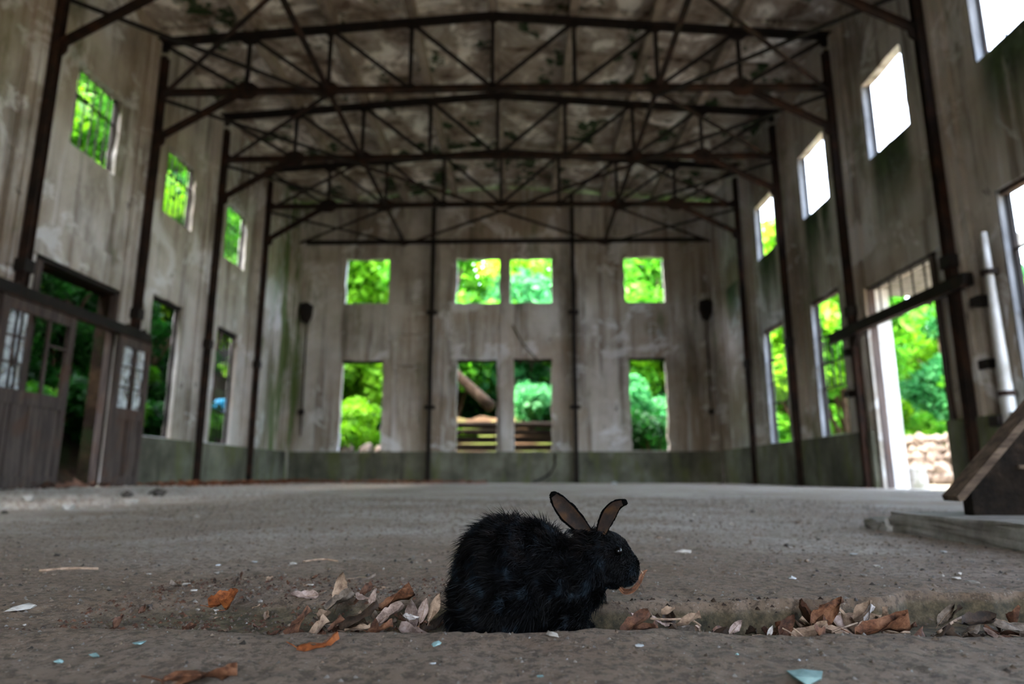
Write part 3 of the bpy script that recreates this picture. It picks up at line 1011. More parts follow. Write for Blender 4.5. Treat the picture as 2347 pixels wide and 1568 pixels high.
# ------------------------------------------------------------------ things on the walls
def lump(n, r, seed, sq=(1, 1, 1), amp=0.35, sub=2):
    bm = bmesh.new()
    bmesh.ops.create_icosphere(bm, subdivisions=sub, radius=1)
    rr = random.Random(seed)
    ph = [rr.uniform(0, 6.28) for _ in range(9)]
    for v in bm.verts:
        c = v.co
        k = 1 + amp * 0.4 * (math.sin(c.x * 3 + ph[0]) + math.sin(c.y * 3.4 + ph[1]) + math.sin(c.z * 3.7 + ph[2])) * 0.5 + amp * 0.25 * rr.uniform(-1, 1)
        v.co = Vector((c.x * sq[0], c.y * sq[1], c.z * sq[2])) * (r * k)
    me = bpy.data.meshes.new(n)
    bm.to_mesh(me); bm.free()
    return me


def wall_lamp_box(px, py, label):
    P = on_y(px, py, YF - 0.1)
    x, z = P.x, P.z
    r = empty('junction_box', (x, YF, z), label=label, category='box')
    m = MB().plate((x, YF - 0.11, z), [(-.17, .25), (-.2, 0), (-.12, -.3), (.05, -.4), (.17, -.15), (.19, .2), (.05, .3)], (1, 0, 0), (0, 0, 1), 0.19)
    child(m.build('housing', 'dark_steel'), r)
    child(MB().tube([(x + 0.02, YF - 0.03, z - 0.3), (x + 0.03, YF - 0.03, 1.4)], 0.02, 6).build('conduit', 'rusty_steel'), r)
    child(MB().box(x - 0.07, x + 0.1, YF - 0.1, YF - 0.005, 2.05, 2.2).build('clip', 'dark_steel'), r)


wall_lamp_box(702, 715, 'dark ragged junction box high on the end wall by the mossy corner')
wall_lamp_box(1617, 708, 'dark ragged junction box high on the end wall by the shaded corner')
cable = [on_y(x, y, YF - 0.05) for x, y in ((1175, 745), (1200, 790), (1240, 835), (1262, 850))]
MB().tube(cable, 0.016, 6).build('loose_cable', 'dark_steel', label='thin dark cable slanting across the end wall above the log window', category='cable')
cable = [on_y(x, y, YF - 0.17) for x, y in ((1272, 1040), (1272, 1065), (1262, 1085), (1240, 1100), (1222, 1106))]
MB().tube(cable, 0.03, 6).build('bent_pipe', 'dark_steel', label='bent dark pipe curling down the dado under the log window', category='pipe')
for px, py, X in ((2245, 690, XR - .12), (2265, 835, XR - .04), (2290, 965, XR - .16), (1945, 808, XR - .04), (1948, 903, XR - .04)):
    P = on_x(px, py, X)
    MB().box(P.x - 0.07, XR + .02, P.y - 0.09, P.y + 0.09, P.z - 0.06, P.z + 0.06).build('wall_anchor', 'dark_steel', label='small dark steel anchor sticking out of the doorway wall', category='anchor', group='steel anchors on the doorway wall')
# white drain pipe on the doorway wall
pts = [on_x(2250, 535, XR - 0.1), on_x(2268, 640, XR - 0.1), on_x(2290, 800, XR - 0.1), on_x(2312, 990, XR - 0.1), on_x(2322, 1080, XR - 0.16)]
pts = [Vector((XR - 0.10, 8.36, z)) for z in (3.3, 2.6, 1.8, 0.9, 0.02)]
dp = empty('drain_pipe', (XR - 0.1, 8.36, 0), label='white flaking drain pipe on the wall beyond the doorway rail', category='pipe')
child(MB().tube(pts, [0.04, 0.05, 0.065, 0.085, 0.085], 10).build('pipe', 'limewash', smooth=True), dp)
for z in (2.76, 1.2):
    child(MB().tube([(XR - .1, 8.36, z - .03), (XR - .1, 8.36, z + .03)], 0.1, 10).build('pipe_clip', 'rusty_steel'), dp)
# vines on the end wall beside the pilaster

# ------------------------------------------------------------------ trees and shrubs outside
def leaf_cloud(name, seed, blobs, n, size):
    r = np.random.default_rng(seed)
    b = np.array(blobs, float)                       # cx cy cz rx ry rz
    wgt = b[:, 3] * b[:, 4] * b[:, 5]
    pick = r.choice(len(b), n, p=wgt / wgt.sum())
    d = r.normal(size=(n, 3)); d /= np.linalg.norm(d, axis=1)[:, None]
    rad = r.random(n) ** 0.45
    c = b[pick, :3] + d * b[pick, 3:] * rad[:, None]
    nrm = r.normal(size=(n, 3)) * 0.8 + d * 0.6 + np.array([0, 0, 0.7])
    nrm /= np.linalg.norm(nrm, axis=1)[:, None]
    t = np.cross(nrm, r.normal(size=(n, 3))); t /= np.linalg.norm(t, axis=1)[:, None]
    s = np.cross(nrm, t)
    L = size * (0.7 + 0.7 * r.random(n))[:, None]
    v = np.stack([c - t * L, c + s * L * 0.48 + nrm * L * 0.12, c + t * L, c - s * L * 0.48 + nrm * L * 0.12], 1).reshape(-1, 3)
    me = bpy.data.meshes.new(name)
    me.vertices.add(len(v)); me.vertices.foreach_set('co', v.ravel())
    me.loops.add(n * 4); me.loops.foreach_set('vertex_index', np.arange(n * 4))
    me.polygons.add(n); me.polygons.foreach_set('loop_start', np.arange(n) * 4)
    me.update(calc_edges=True)
    return me


def blobs_tree(seed, h, R):
    rr = random.Random(seed)
    out = []
    for i in range(16):
        a = rr.uniform(0, 6.28); q = rr.uniform(0.15, 0.85) * R
        z = rr.uniform(0.38, 0.95) * h
        k = rr.uniform(0.30, 0.5) * R * (1.15 - 0.4 * z / h)
        out.append((math.cos(a) * q, math.sin(a) * q, z, k, k, k * 0.75))
    out.append((0, 0, h * 0.9, R * .5, R * .5, R * .45))
    return out


def trunk_mb(seed, h, R, blobs):
    rr = random.Random(seed + 5)
    m = MB()
    top = h * 0.82
    pts = [Vector((rr.uniform(-.12, .12) * i, rr.uniform(-.12, .12) * i, -0.3 + (top + 0.3) * i / 5)) for i in range(6)]
    m.tube(pts, [0.17 * h / 7, 0.14 * h / 7, 0.12 * h / 7, 0.09 * h / 7, 0.06 * h / 7, 0.02], 8)
    for b in blobs[:9]:
        k = rr.randint(1, 4)
        s = pts[k]
        e = Vector(b[:3])
        mid = (s + e) / 2 + Vector((0, 0, 0.15))
        m.tube([s, mid, e], [0.06 * h / 7, 0.04 * h / 7, 0.012], 6)
    return m


TREES = []
for i, (h, R) in enumerate(((7.5, 2.6), (8.5, 2.3), (6.5, 2.8), (9.0, 3.0))):
    bl_ = blobs_tree(100 + i, h, R)
    TREES.append((leaf_cloud('foliage', 200 + i, bl_, 6500, 0.155), trunk_mb(i, h, R, bl_).mesh('trunk')))
SHRUBS = []
for i, (h, R) in enumerate(((1.5, 1.0), (1.2, 1.1), (1.9, 0.9))):
    rr = random.Random(300 + i)
    bl_ = [(rr.uniform(-.6, .6) * R, rr.uniform(-.6, .6) * R, rr.uniform(.25, .85) * h, .4 * R, .4 * R, .32 * R) for _ in range(10)]
    m = MB()
    for b in bl_[:7]:
        m.tube([(b[0] * .15, b[1] * .15, -0.1), (b[0] * .6, b[1] * .6, b[2] * .6), b[:3]], [0.025, 0.016, 0.006], 5)
    SHRUBS.append((leaf_cloud('foliage', 310 + i, bl_, 2600, 0.085), m.mesh('stem')))
MESHMAT = {}


def plant(name, proto, mat, loc, rz, sc, label, cat, group):
    e = empty(name, loc, label=label, category=cat, group=group)
    e.rotation_euler = (0, 0, rz); e.scale = (sc, sc, sc)
    fol, tr = proto
    if (fol.name, mat) not in MESHMAT:
        f2 = fol.copy(); f2.materials.clear(); f2.materials.append(MATS[mat])
        MESHMAT[(fol.name, mat)] = f2
    o = obj('foliage', MESHMAT[(fol.name, mat)], None, e, kind='stuff')
    obj('trunk' if name == 'broadleaf_tree' else 'stem', tr, 'bark', e, smooth=True)
    return e


rt_ = random.Random(11)


def hill_z(x):
    return min(9, max(-0.03, (XL - 1.3 - x) * 0.95))


TONE = {'foliage_bright': 'bright yellow-green', 'foliage_mid': 'mid green', 'foliage_deep': 'deep green', 'foliage_cool': 'bluish green'}
# hillside trees beside the sliding doors
for i in range(56):
    x = XL - (3.6 + 3.0 * (i % 3)) - rt_.uniform(0, 1.6); y = -12 + i * 0.95 + rt_.uniform(-.5, .5)
    mt = ['foliage_bright', 'foliage_mid', 'foliage_bright', 'foliage_deep', 'foliage_bright'][i % 5]
    plant('broadleaf_tree', TREES[i % 4], mt, (x, y, hill_z(x) - 0.2), rt_.uniform(0, 6), rt_.uniform(.75, 1.0) * (1.0, 1.15, 1.4)[i % 3],
          TONE[mt] + ' leafy tree on the steep bank outside the sliding door wall', 'tree', TONE[mt] + ' trees on the bank')
for i in range(22):
    x = XL - (1.95 if i % 2 else 3.1) - rt_.uniform(0, .5); y = 8.2 + i * 0.55 + rt_.uniform(-.2, .2)
    mt = ['foliage_deep', 'foliage_mid', 'foliage_deep'][i % 3]
    plant('bank_shrub', SHRUBS[i % 3], mt, (x, y, hill_z(x) - 0.05), rt_.uniform(0, 6), rt_.uniform(.8, 1.1),
          TONE[mt] + ' shrub at the foot of the steep bank', 'shrub', TONE[mt] + ' shrubs on the bank')
for i in range(9):
    x = XL - 2.6 - rt_.uniform(0, .5); y = 8.6 + i * 1.15
    plant('broadleaf_tree', TREES[i % 4], 'foliage_deep', (x, y, hill_z(x) - 0.3), rt_.uniform(0, 6), rt_.uniform(.5, .6),
          'low deep green tree leaning over the path by the sliding door wall', 'tree', 'low deep green trees by the side wall')
# trees behind the end wall
for i in range(18):
    x = -11 + i * 1.15 + rt_.uniform(-.6, .6); y = YF + rt_.uniform(7, 15)
    mt = 'foliage_bright' if x < -4 else ('foliage_mid' if x < -1.5 else ('foliage_cool' if x < 3 else 'foliage_mid'))
    if i % 5 == 4:
        mt = 'foliage_bright'
    plant('broadleaf_tree', TREES[(i * 3) % 4], mt, (x, y, 0.10 * max(0, y - YF - 5) - 0.1), rt_.uniform(0, 6), rt_.uniform(1.0, 1.4),
          TONE[mt] + ' tree standing beyond the end wall', 'tree', TONE[mt] + ' trees beyond the end wall')
plant('leafy_bush', SHRUBS[0], 'foliage_bright', (-6.5, YF + 3.4, 0.75), 1.0, 1.35, 'bright green bush behind the pale rocks', 'bush', 'bushes beyond the end wall')
plant('leafy_bush', SHRUBS[2], 'foliage_bright', (-5.6, YF + 4.2, 0.7), 2.0, 1.3, 'bright green bush behind the pale rocks', 'bush', 'bushes beyond the end wall')
plant('leafy_bush', SHRUBS[1], 'foliage_deep', (4.6, YF + 2.9, 0.5), 0.4, 1.6, 'deep green low shrub filling the last end wall opening', 'bush', 'shrubs beyond the last opening')
plant('leafy_bush', SHRUBS[2], 'foliage_cool', (4.3, YF + 4.5, 0.4), 0.4, 2.0, 'tall bluish green shrub behind the deep green low one', 'bush', 'shrubs beyond the last opening')
plant('leafy_bush', SHRUBS[0], 'foliage_cool', (0.5, YF + 5.2, 1.4), 2.4, 1.7, 'green bush growing above the stacked logs', 'bush', 'bushes above the logs')
plant('leafy_bush', SHRUBS[1], 'foliage_deep', (1.1, YF + 6.2, 1.2), 2.4, 1.8, 'green bush growing above the stacked logs', 'bush', 'bushes above the logs')
plant('leafy_bush', SHRUBS[1], 'foliage_bright', (-1.95, YF + 1.6, 1.15), .4, 0.5, 'small bright green bush beside the fallen grey trunk', 'bush', 'small bushes by the trunk')
for i in range(15):
    x = -13 + i * 1.75; y = YF + 9.5 + (i % 2) * 1.6
    plant('undergrowth_bush', SHRUBS[i % 3], 'foliage_deep', (x, y, 0.10 * max(0, y - YF - 5) + (0 if -7.3 < x < 6.2 else -0.3)), i * 1.1, 2.2 + 0.3 * (i % 3), 'big deep green bush in the undergrowth beyond the end wall', 'bush', 'undergrowth beyond the end wall')
for i in range(8):
    plant('undergrowth_bush', SHRUBS[(i + 1) % 3], 'foliage_mid', (9.2 + (i % 2) * 2.2, 26 + i * 1.7, -0.1), i * 0.9, 1.5 + 0.2 * (i % 3), 'big mid green bush in the undergrowth at the corner of the yard', 'bush', 'undergrowth at the corner of the yard')
# pale rocks behind the end wall
for i in range(15):
    x = -6.7 + (i % 5) * 0.62 + rt_.uniform(-.08, .08); y = YF + 1.7 + (i // 5) * 0.62
    r = rt_.uniform(0.24, 0.32)
    o = obj('boulder', lump('boulder', r, 500 + i, (1.2, 1, .8)), 'rock', label='pale weathered boulder heaped outside the end wall opening', category='rock', group='boulders beyond the end wall')
    o.location = (x, y, 0.2 + (y - YF - 1.6) * 0.6 + rt_.uniform(0, .12)); o.rotation_euler = (rt_.random(), rt_.random(), rt_.random() * 6)
# earth bank and logs in the middle openings
heightfield('earth_bank', -3.4, 3.0, YF + 2.0, YF + 9, 40, lambda X, Y: -0.1 + 2.5 * np.clip((Y - YF - 2.2) / 3.0, 0, 1) + .3 * fbm(X * 2, Y * 2, 3, 4), 'earth', kind='structure', label='reddish earth bank behind the stacked logs')
for i in range(8):
    z = 0.16 + i * 0.238
    x0, x1 = -3.2 + rt_.uniform(-.2, .3), 2.2 + rt_.uniform(-.3, .4)
    y = YF + 1.3 + (i % 2) * 0.03
    a, b = (x0, y, z), (x1, y + rt_.uniform(-.1, .1), z + rt_.uniform(-.06, .06))
    MB().tube([a, ((a[0] + b[0]) / 2, y + .03, z + rt_.uniform(-.03, .03)), b], [0.10, 0.115, 0.095], 9).build('stacked_log', 'log_wood', smooth=False, label='long weathered log in the stack outside the end wall', category='log', group='logs stacked beyond the end wall')
ft = MB().tube([(-2.9, YF + 2.6, 4.6), (-2.2, YF + 2.3, 3.6), (-1.3, YF + 2.0, 2.75), (-1.0, YF + 1.9, 2.45)], [0.14, 0.16, 0.18, 0.20], 10)
ft.build('fallen_trunk', 'bark', smooth=True, label='grey fallen tree trunk slanting outside the end wall opening', category='trunk')
# blue sheet on the bank
me = lump('blue_sheet', 0.55, 77, (0.5, 1.1, 0.55), 1.0, 3)
o = obj('blue_sheet', me, 'blue_sheet', label='crumpled bright blue plastic sheet outside the barred window', category='tarp')
P = on_x(512, 935, XL - 1.9); o.location = P; o.rotation_euler = (0.5, 0, 0)
MB().box(P.x - 0.28, P.x + 0.28, P.y - 0.5, P.y + 0.5, -0.05, P.z - 0.12).build('rubble_block', 'rock', label='low stone block under the blue plastic sheet', category='block')
# yard trees outside the doorway
for i in range(22):
    y = 12 + i * 1.75 + rt_.uniform(-.8, .8); x = XR + 10.5 + rt_.uniform(0, 5) + 0.1 * i
    mt = ['foliage_bright', 'foliage_bright', 'foliage_mid', 'foliage_cool'][i % 4]
    plant('broadleaf_tree', TREES[(i * 7) % 4], mt, (x, y, -0.1), rt_.uniform(0, 6), rt_.uniform(.78, .96) + (0.012 * i),
          TONE[mt] + ' tree across the yard behind the rubble wall', 'tree', TONE[mt] + ' trees across the yard')
for i, (x, y, k) in enumerate(((10.2, 24.5, 1.15), (12.6, 26.5, 1.3), (10.6, 28.6, 1.2), (13.0, 30.8, 1.35), (10.8, 32.6, 1.3), (13.4, 35.5, 1.4), (16.2, 33, 1.35))):
    mt = ['foliage_bright', 'foliage_mid', 'foliage_bright'][i % 3]
    plant('broadleaf_tree', TREES[(i * 5 + 1) % 4], mt, (x, y, -0.1), i * 1.3, k, 'tall ' + TONE[mt] + ' tree at the corner between yard and end wall', 'tree', TONE[mt] + ' trees at the corner of the yard')
for i in range(16):
    y = 12 + i * 1.5 + rt_.uniform(-.6, .6); x = XR + 9.6 + rt_.uniform(0, 1.6)
    mt = ['foliage_bright', 'foliage_mid'][i % 2]
    plant('yard_shrub', SHRUBS[i % 3], mt, (x, y, 0.15), rt_.uniform(0, 6), rt_.uniform(.9, 1.6),
          TONE[mt] + ' shrub behind the rubble wall across the yard', 'shrub', TONE[mt] + ' shrubs across the yard')
# rubble stone wall across the yard
rw = empty('rubble_wall', (XR + 6.0, 17, 0), label='low rubble stone wall across the yard seen through the doorway', category='wall')
for row in range(5):
    for i in range(26):
        r = rt_.uniform(0.20, 0.30)
        o = obj('stone', lump('stone', r, 700 + row * 40 + i, (1.0, 1.3, .8), 0.5, 1), 'rock', rw)
        o.location = (0.2 * row + rt_.uniform(-.08, .08), -6 + i * 0.48 + rt_.uniform(-.1, .1) + .2 * (row % 2), 0.10 + row * 0.30)
        o.rotation_euler = (rt_.random(), rt_.random(), rt_.random())
# concrete bollard just outside the doorway
P = on_z(2100, 1107, -0.03)
cb = empty('concrete_stub', (XR + 1.5, 12.6, -0.05), label='small pale concrete stub with a hole just outside the doorway', category='block')
Q = on_x(2092, 1100, XR + 1.5)
m = MB().tube([(XR + 1.5, Q.y, -0.08), (XR + 1.5, Q.y, 0.34), (XR + 1.5, Q.y, 0.38)], [0.26, 0.25, 0.20], 14)
child(m.build('body', 'slab_concrete'), cb)
child(MB().tube([(XR + 1.27, Q.y - .06, 0.16), (XR + 1.22, Q.y - 0.08, 0.16)], 0.09, 12).build('pipe_hole', 'shade_toned_stone'), cb)  # solid dark disc painted for the shade inside a hole

# ------------------------------------------------------------------ slab and sloping block beside the gully
def rough_box(name, x0, x1, y0, y1, z0, z1, n, amp, seed):
    bm = bmesh.new()
    bmesh.ops.create_cube(bm, size=1)
    bmesh.ops.subdivide_edges(bm, edges=bm.edges[:], cuts=n, use_grid_fill=True)
    rr = random.Random(seed)
    for v in bm.verts:
        e = sum(1 for c in v.co if abs(abs(c) - .5) < 1e-4)
        p = Vector((x0 + (v.co.x + .5) * (x1 - x0), y0 + (v.co.y + .5) * (y1 - y0), z0 + (v.co.z + .5) * (z1 - z0)))
        a = amp * (2.0 if e >= 2 else 1.0)
        c = Vector(((x0 + x1) / 2, (y0 + y1) / 2, (z0 + z1) / 2))
        p += Vector((rr.uniform(-a, a), rr.uniform(-a, a), rr.uniform(-a, a) * .5))
        if e >= 2:
            p += (c - p).normalized() * amp * 1.5 * rr.random()
        v.co = p
    bmesh.ops.bevel(bm, geom=[e for e in bm.edges if e.calc_face_angle(0) > 0.9], offset=amp * 1.2, segments=1)
    me = bpy.data.meshes.new(name)
    bm.to_mesh(me); bm.free()
    return me


obj('concrete_slab', rough_box('concrete_slab', 1.315, 2.5, 1.45, 2.50, -0.03, 0.068, 9, 0.003, 3), 'slab_concrete', label='low broken concrete slab under the dark sloping block', category='slab')
obj('broken_slab_end', rough_box('broken_slab_end', 1.30, 1.62, 2.50, 2.66, -0.03, 0.042, 4, 0.009, 4), 'slab_concrete', label='crumbled concrete lump at the far end of the low slab', category='slab')
wd = empty('sloping_block', (1.5, 2.2, 0.06), label='dark stone block with a sloping timber board standing on the low slab', category='block')
ys0, ys1 = 2.26, 2.31
prof = [(1.462, 0.058), (1.462, 0.157), (1.92, 0.618), (2.45, 0.618), (2.45, 0.058)]
n_ = len(prof)
m = MB().add([(x, ys0, z) for x, z in prof] + [(x, ys1, z) for x, z in prof], [tuple(range(n_)), tuple(range(2 * n_ - 1, n_ - 1, -1))] + [(i + n_, (i + 1) % n_ + n_, (i + 1) % n_, i) for i in range(n_)])
child(m.build('body', 'shade_toned_stone'), wd)
m = MB().add([(x, y, z) for y in (ys0 - 0.02, ys1 + 0.012) for x, z in ((1.402, 0.128), (1.408, 0.112), (1.424, 0.116), (1.919, 0.620), (1.905, 0.635))],
             [(4, 3, 2, 1, 0), (5, 6, 7, 8, 9), (0, 1, 6, 5), (1, 2, 7, 6), (2, 3, 8, 7), (3, 4, 9, 8), (4, 0, 5, 9)])
child(m.build('sloping_board', 'grey_timber'), wd)
child(MB().box(1.62, 2.4, ys0 - 0.012, ys0 + 0.01, 0.215, 0.228).build('ledge_strip', 'grey_timber'), wd)

# ------------------------------------------------------------------ rabbit
RY = 1.0
K = (on_y(1300, 1300, RY) - on_y(1200, 1300, RY)).length / 100.0     # metres per pixel at the rabbit


def rp_(px, py, dy=0.0):
    P = on_y(px, py, RY)
    return Vector((P.x, RY + dy, P.z))


def ell(bm, c, r, rot=0.0):
    g = bmesh.ops.create_icosphere(bm, subdivisions=3, radius=1)['verts']
    M = Matrix.Translation(c) @ Matrix.Rotation(rot, 4, 'Y') @ Matrix.Diagonal((*r, 1))
    for v in g:
        v.co = M @ v.co


def capsule(bm, pts, rads, sq=1.0):
    """chain of overlapping balls"""
    for (a, ra), (b, rb) in zip(zip(pts, rads), zip(pts[1:], rads[1:])):
        n = max(2, int((b - a).length / (min(ra, rb) * 0.45)))
        for i in range(n + 1):
            t = i / n
            g = bmesh.ops.create_icosphere(bm, subdivisions=2, radius=ra + (rb - ra) * t)['verts']
            p = a.lerp(b, t)
            for v in g:
                v.co = Vector((v.co.x, v.co.y * sq, v.co.z)) + p


def ear_mesh(bm, spine, widths, thick, cup):
    """closed cupped strip; spine points, half widths; the hollow faces the viewer (-y)"""
    rows = []
    nseg = 8
    for i, p in enumerate(spine):
        d = (spine[min(i + 1, len(spine) - 1)] - spine[max(i - 1, 0)]).normalized()
        side = Vector((d.z, 0, -d.x)).normalized()
        fr, bk = [], []
        for j in range(nseg + 1):
            s = -1 + 2 * j / nseg
            y = -cup * widths[i] * (s * s - 0.5)
            q = p + side * (s * widths[i]) + Vector((0, y, 0))
            e = thick * (1 - 0.55 * s * s)
            fr.append(bm.verts.new(q + Vector((0, -e / 2, 0))))
            bk.append(bm.verts.new(q + Vector((0, e / 2, 0))))
        rows.append(fr + bk[::-1])
    n = len(rows[0])
    for a, b in zip(rows, rows[1:]):
        for j in range(n):
            bm.faces.new((a[j], a[(j + 1) % n], b[(j + 1) % n], b[j]))
    bm.faces.new(rows[0][::-1]); bm.faces.new(rows[-1])


def smooth_path(pts, n):
    out = []
    P = [pts[0]] + pts + [pts[-1]]
    m = len(pts) - 1
    for i in range(n + 1):
        t = i / n * m
        k = min(int(t), m - 1); u = t - k
        a, b, c, d = P[k], P[k + 1], P[k + 2], P[k + 3]
        out.append(0.5 * ((2 * b) + (c - a) * u + (2 * a - 5 * b + 4 * c - d) * u * u + (3 * b - a - 3 * c + d) * u ** 3))
    return out


EARS = [
    ([rp_(1352, 1228, .004), rp_(1330, 1204, .002), rp_(1302, 1176, 0), rp_(1277, 1146, 0), rp_(1263, 1128, 0)], [11, 20, 25, 19, 6], 0.004),
    ([rp_(1372, 1226, -.018), rp_(1380, 1200, -.022), rp_(1392, 1174, -.026), rp_(1407, 1155, -.03), rp_(1430, 1147, -.034)], [11, 17, 19, 13, 6.5], -0.02),
]
EP = []
for spine, wd_, _ in EARS:
    sp = smooth_path(spine, 14)
    ws = np.interp(np.linspace(0, len(wd_) - 1, 15), range(len(wd_)), wd_) * K
    EP.append((sp, [float(w) for w in ws]))


def build_rabbit():
    bm = bmesh.new()
    ell(bm, rp_(1152, 1322), (104 * K, 0.068, 124 * K), 0.12)          # rump
    ell(bm, rp_(1205, 1318), (112 * K, 0.062, 112 * K), 0.25)          # loin
    ell(bm, rp_(1258, 1328), (94 * K, 0.057, 92 * K), 0.2)           # ribs
    ell(bm, rp_(1318, 1322), (70 * K, 0.050, 74 * K), -0.3)             # chest
    ell(bm, rp_(1345, 1290), (60 * K, 0.040, 54 * K), 0.0)             # neck
    ell(bm, rp_(1396, 1271), (58 * K, 0.035, 48 * K), 0.72)            # skull
    ell(bm, rp_(1424, 1300), (40 * K, 0.029, 40 * K), 0.9)             # muzzle
    ell(bm, rp_(1436, 1316), (24 * K, 0.020, 26 * K), 0.9)             # nose
    ell(bm, rp_(1398, 1312, -.012), (38 * K, 0.024, 30 * K), 0.5)      # cheek
    ell(bm, rp_(1398, 1312, .012), (38 * K, 0.024, 30 * K), 0.5)
    ell(bm, rp_(1420, 1330), (22 * K, 0.014, 13 * K), 0.3)             # chin
    ell(bm, rp_(1112, 1372), (72 * K, 0.060, 74 * K), 0.0)             # hip
    ell(bm, rp_(1150, 1362, -.048), (80 * K, 0.032, 78 * K), 0.2)      # near thigh
    ell(bm, rp_(1150, 1362, .048), (88 * K, 0.036, 84 * K), 0.2)
    for s in (-1, 1):
        capsule(bm, [rp_(1095, 1442, s * .052), rp_(1165, 1458, s * .056), rp_(1240, 1460, s * .052)], [0.016, 0.014, 0.009])
        capsule(bm, [rp_(1308, 1380, s * .026), rp_(1314, 1412, s * .028), rp_(1332, 1438, s * .03), rp_(1356, 1449, s * .032)], [0.020, 0.014, 0.0105, 0.0085])
    ell(bm, rp_(1052, 1408), (20 * K, 0.014, 24 * K), 0)               # tail
    for sp, ws in EP:
        ear_mesh(bm, sp, ws, 0.0085, 0.35)
    me = bpy.data.meshes.new('body')
    bm.to_mesh(me); bm.free()
    tmp = bpy.data.objects.new('tmp_body', me)
    COL.objects.link(tmp)
    md = tmp.modifiers.new('r', 'REMESH'); md.mode = 'VOXEL'; md.voxel_size = 0.0026; md.use_smooth_shade = True
    ms = tmp.modifiers.new('s', 'SMOOTH'); ms.factor = 0.5; ms.iterations = 5
    dg = bpy.context.evaluated_depsgraph_get()
    out = bpy.data.meshes.new_from_object(tmp.evaluated_get(dg))
    bpy.data.objects.remove(tmp)
    out.name = 'body'
    out.materials.clear()
    return out


rabbit = empty('rabbit', (rp_(1200, 1455).x, RY, rp_(1200, 1455).z), label='black rabbit crouching in the gully chewing a dry leaf', category='rabbit')
body_me = build_rabbit()
body = child(obj('body', body_me, 'rabbit_skin', smooth=True), rabbit)

# fur: tapered curved strands grown from the body surface
def build_fur(me, n):
    r = np.random.default_rng(5)
    me.calc_loop_triangles()
    nv = len(me.vertices)
    co = np.empty(nv * 3); me.vertices.foreach_get('co', co); co = co.reshape(-1, 3)
    vn = np.empty(nv * 3); me.vertices.foreach_get('normal', vn); vn = vn.reshape(-1, 3)
    tri = np.empty(len(me.loop_triangles) * 3, dtype=np.int32); me.loop_triangles.foreach_get('vertices', tri); tri = tri.reshape(-1, 3)
    A = np.linalg.norm(np.cross(co[tri[:, 1]] - co[tri[:, 0]], co[tri[:, 2]] - co[tri[:, 0]]), axis=1)
    pick = r.choice(len(tri), n, p=A / A.sum())
    u = r.random(n); v = r.random(n); f = u + v > 1
    u[f] = 1 - u[f]; v[f] = 1 - v[f]
    w = 1 - u - v
    t = tri[pick]
    P = co[t[:, 0]] * w[:, None] + co[t[:, 1]] * u[:, None] + co[t[:, 2]] * v[:, None]
    N = vn[t[:, 0]]
    # direction of lie: backwards (-x) and down
    flow = np.tile(np.array([-0.85, 0.0, -0.45]), (n, 1))
    # clumping
    cl = np.stack([vnoise(P[:, 0] * 70, P[:, 2] * 70, 3), vnoise(P[:, 0] * 70, P[:, 2] * 70, 4), vnoise(P[:, 0] * 70, P[:, 2] * 70, 6)], 1) - 0.5
    flow = flow + cl * 2.1 + r.normal(size=(n, 3)) * 0.22
    flow -= N * np.sum(flow * N, axis=1)[:, None]
    flow /= np.linalg.norm(flow, axis=1)[:, None] + 1e-6
    # ears and face: short fur
    xz = P[:, [0, 2]]
    ear = np.zeros(n, bool)
    for sp, ws in EP:
        s = np.array([[p.x, p.z] for p in sp[3:]])
        d = np.min(np.linalg.norm(xz[:, None, :] - s[None], axis=2), axis=1)
        ear |= d < max(ws) * 1.05
    ear &= P[:, 2] > rp_(1380, 1212).z
    head = (P[:, 0] > rp_(1380, 1300).x)
    L = 0.013 + 0.008 * r.random(n)
    L[head] *= 0.5
    paw = (P[:, 2] < rp_(1340, 1412).z) & (P[:, 0] > rp_(1306, 1400).x)
    L[paw] *= 0.3
    L *= 1 - 0.35 * np.clip((P[:, 0] - rp_(1260, 1300).x) / 0.07, 0, 1)
    keep = ~ear | (r.random(n) < 0.35)
    L[ear] = 0.0035
    lift = 0.25 + 0.25 * r.random(n)
    lift[ear] = 0.1
    lift += 0.3 * np.clip((P[:, 2] - rp_(1200, 1260).z) / 0.05, 0, 1) * (~head & ~ear)
    guard = (r.random(n) < 0.10) & ~ear & ~head
    L[guard] *= 1.45; lift[guard] += 0.18
    front_in = ear & (N[:, 1] < -0.2)
    keep &= ~front_in
    P, N, flow, L, lift = P[keep], N[keep], flow[keep], L[keep], lift[keep]
    m = len(P)
    d0 = flow * (1 - lift)[:, None] + N * (lift + 0.15)[:, None]
    d0 /= np.linalg.norm(d0, axis=1)[:, None]
    d1 = flow * (1.1 - lift)[:, None] + N * (lift * 0.5)[:, None] + np.array([0, 0, -0.1])
    d1 /= np.linalg.norm(d1, axis=1)[:, None]
    side = np.cross(d0, N + r.normal(size=(m, 3)) * 0.4); side /= np.linalg.norm(side, axis=1)[:, None] + 1e-9
    wd = (0.00042 + 0.0003 * r.random(m))[:, None]
    p0 = P - N * 0.001
    p1 = p0 + d0 * (L * 0.5)[:, None]
    p2 = p1 + d1 * (L * 0.55)[:, None]
    V = np.stack([p0 - side * wd, p0 + side * wd, p1 - side * wd * .8, p1 + side * wd * .8, p2], 1).reshape(-1, 3)
    b = np.arange(m) * 5
    F = np.concatenate([np.stack([b, b + 1, b + 3], 1), np.stack([b, b + 3, b + 2], 1), np.stack([b + 2, b + 3, b + 4], 1)])
    out = bpy.data.meshes.new('fur')
    out.vertices.add(len(V)); out.vertices.foreach_set('co', V.ravel())
    out.loops.add(F.size); out.loops.foreach_set('vertex_index', F.ravel())
    out.polygons.add(len(F)); out.polygons.foreach_set('loop_start', np.arange(len(F)) * 3)
    out.update(calc_edges=True)
    return out


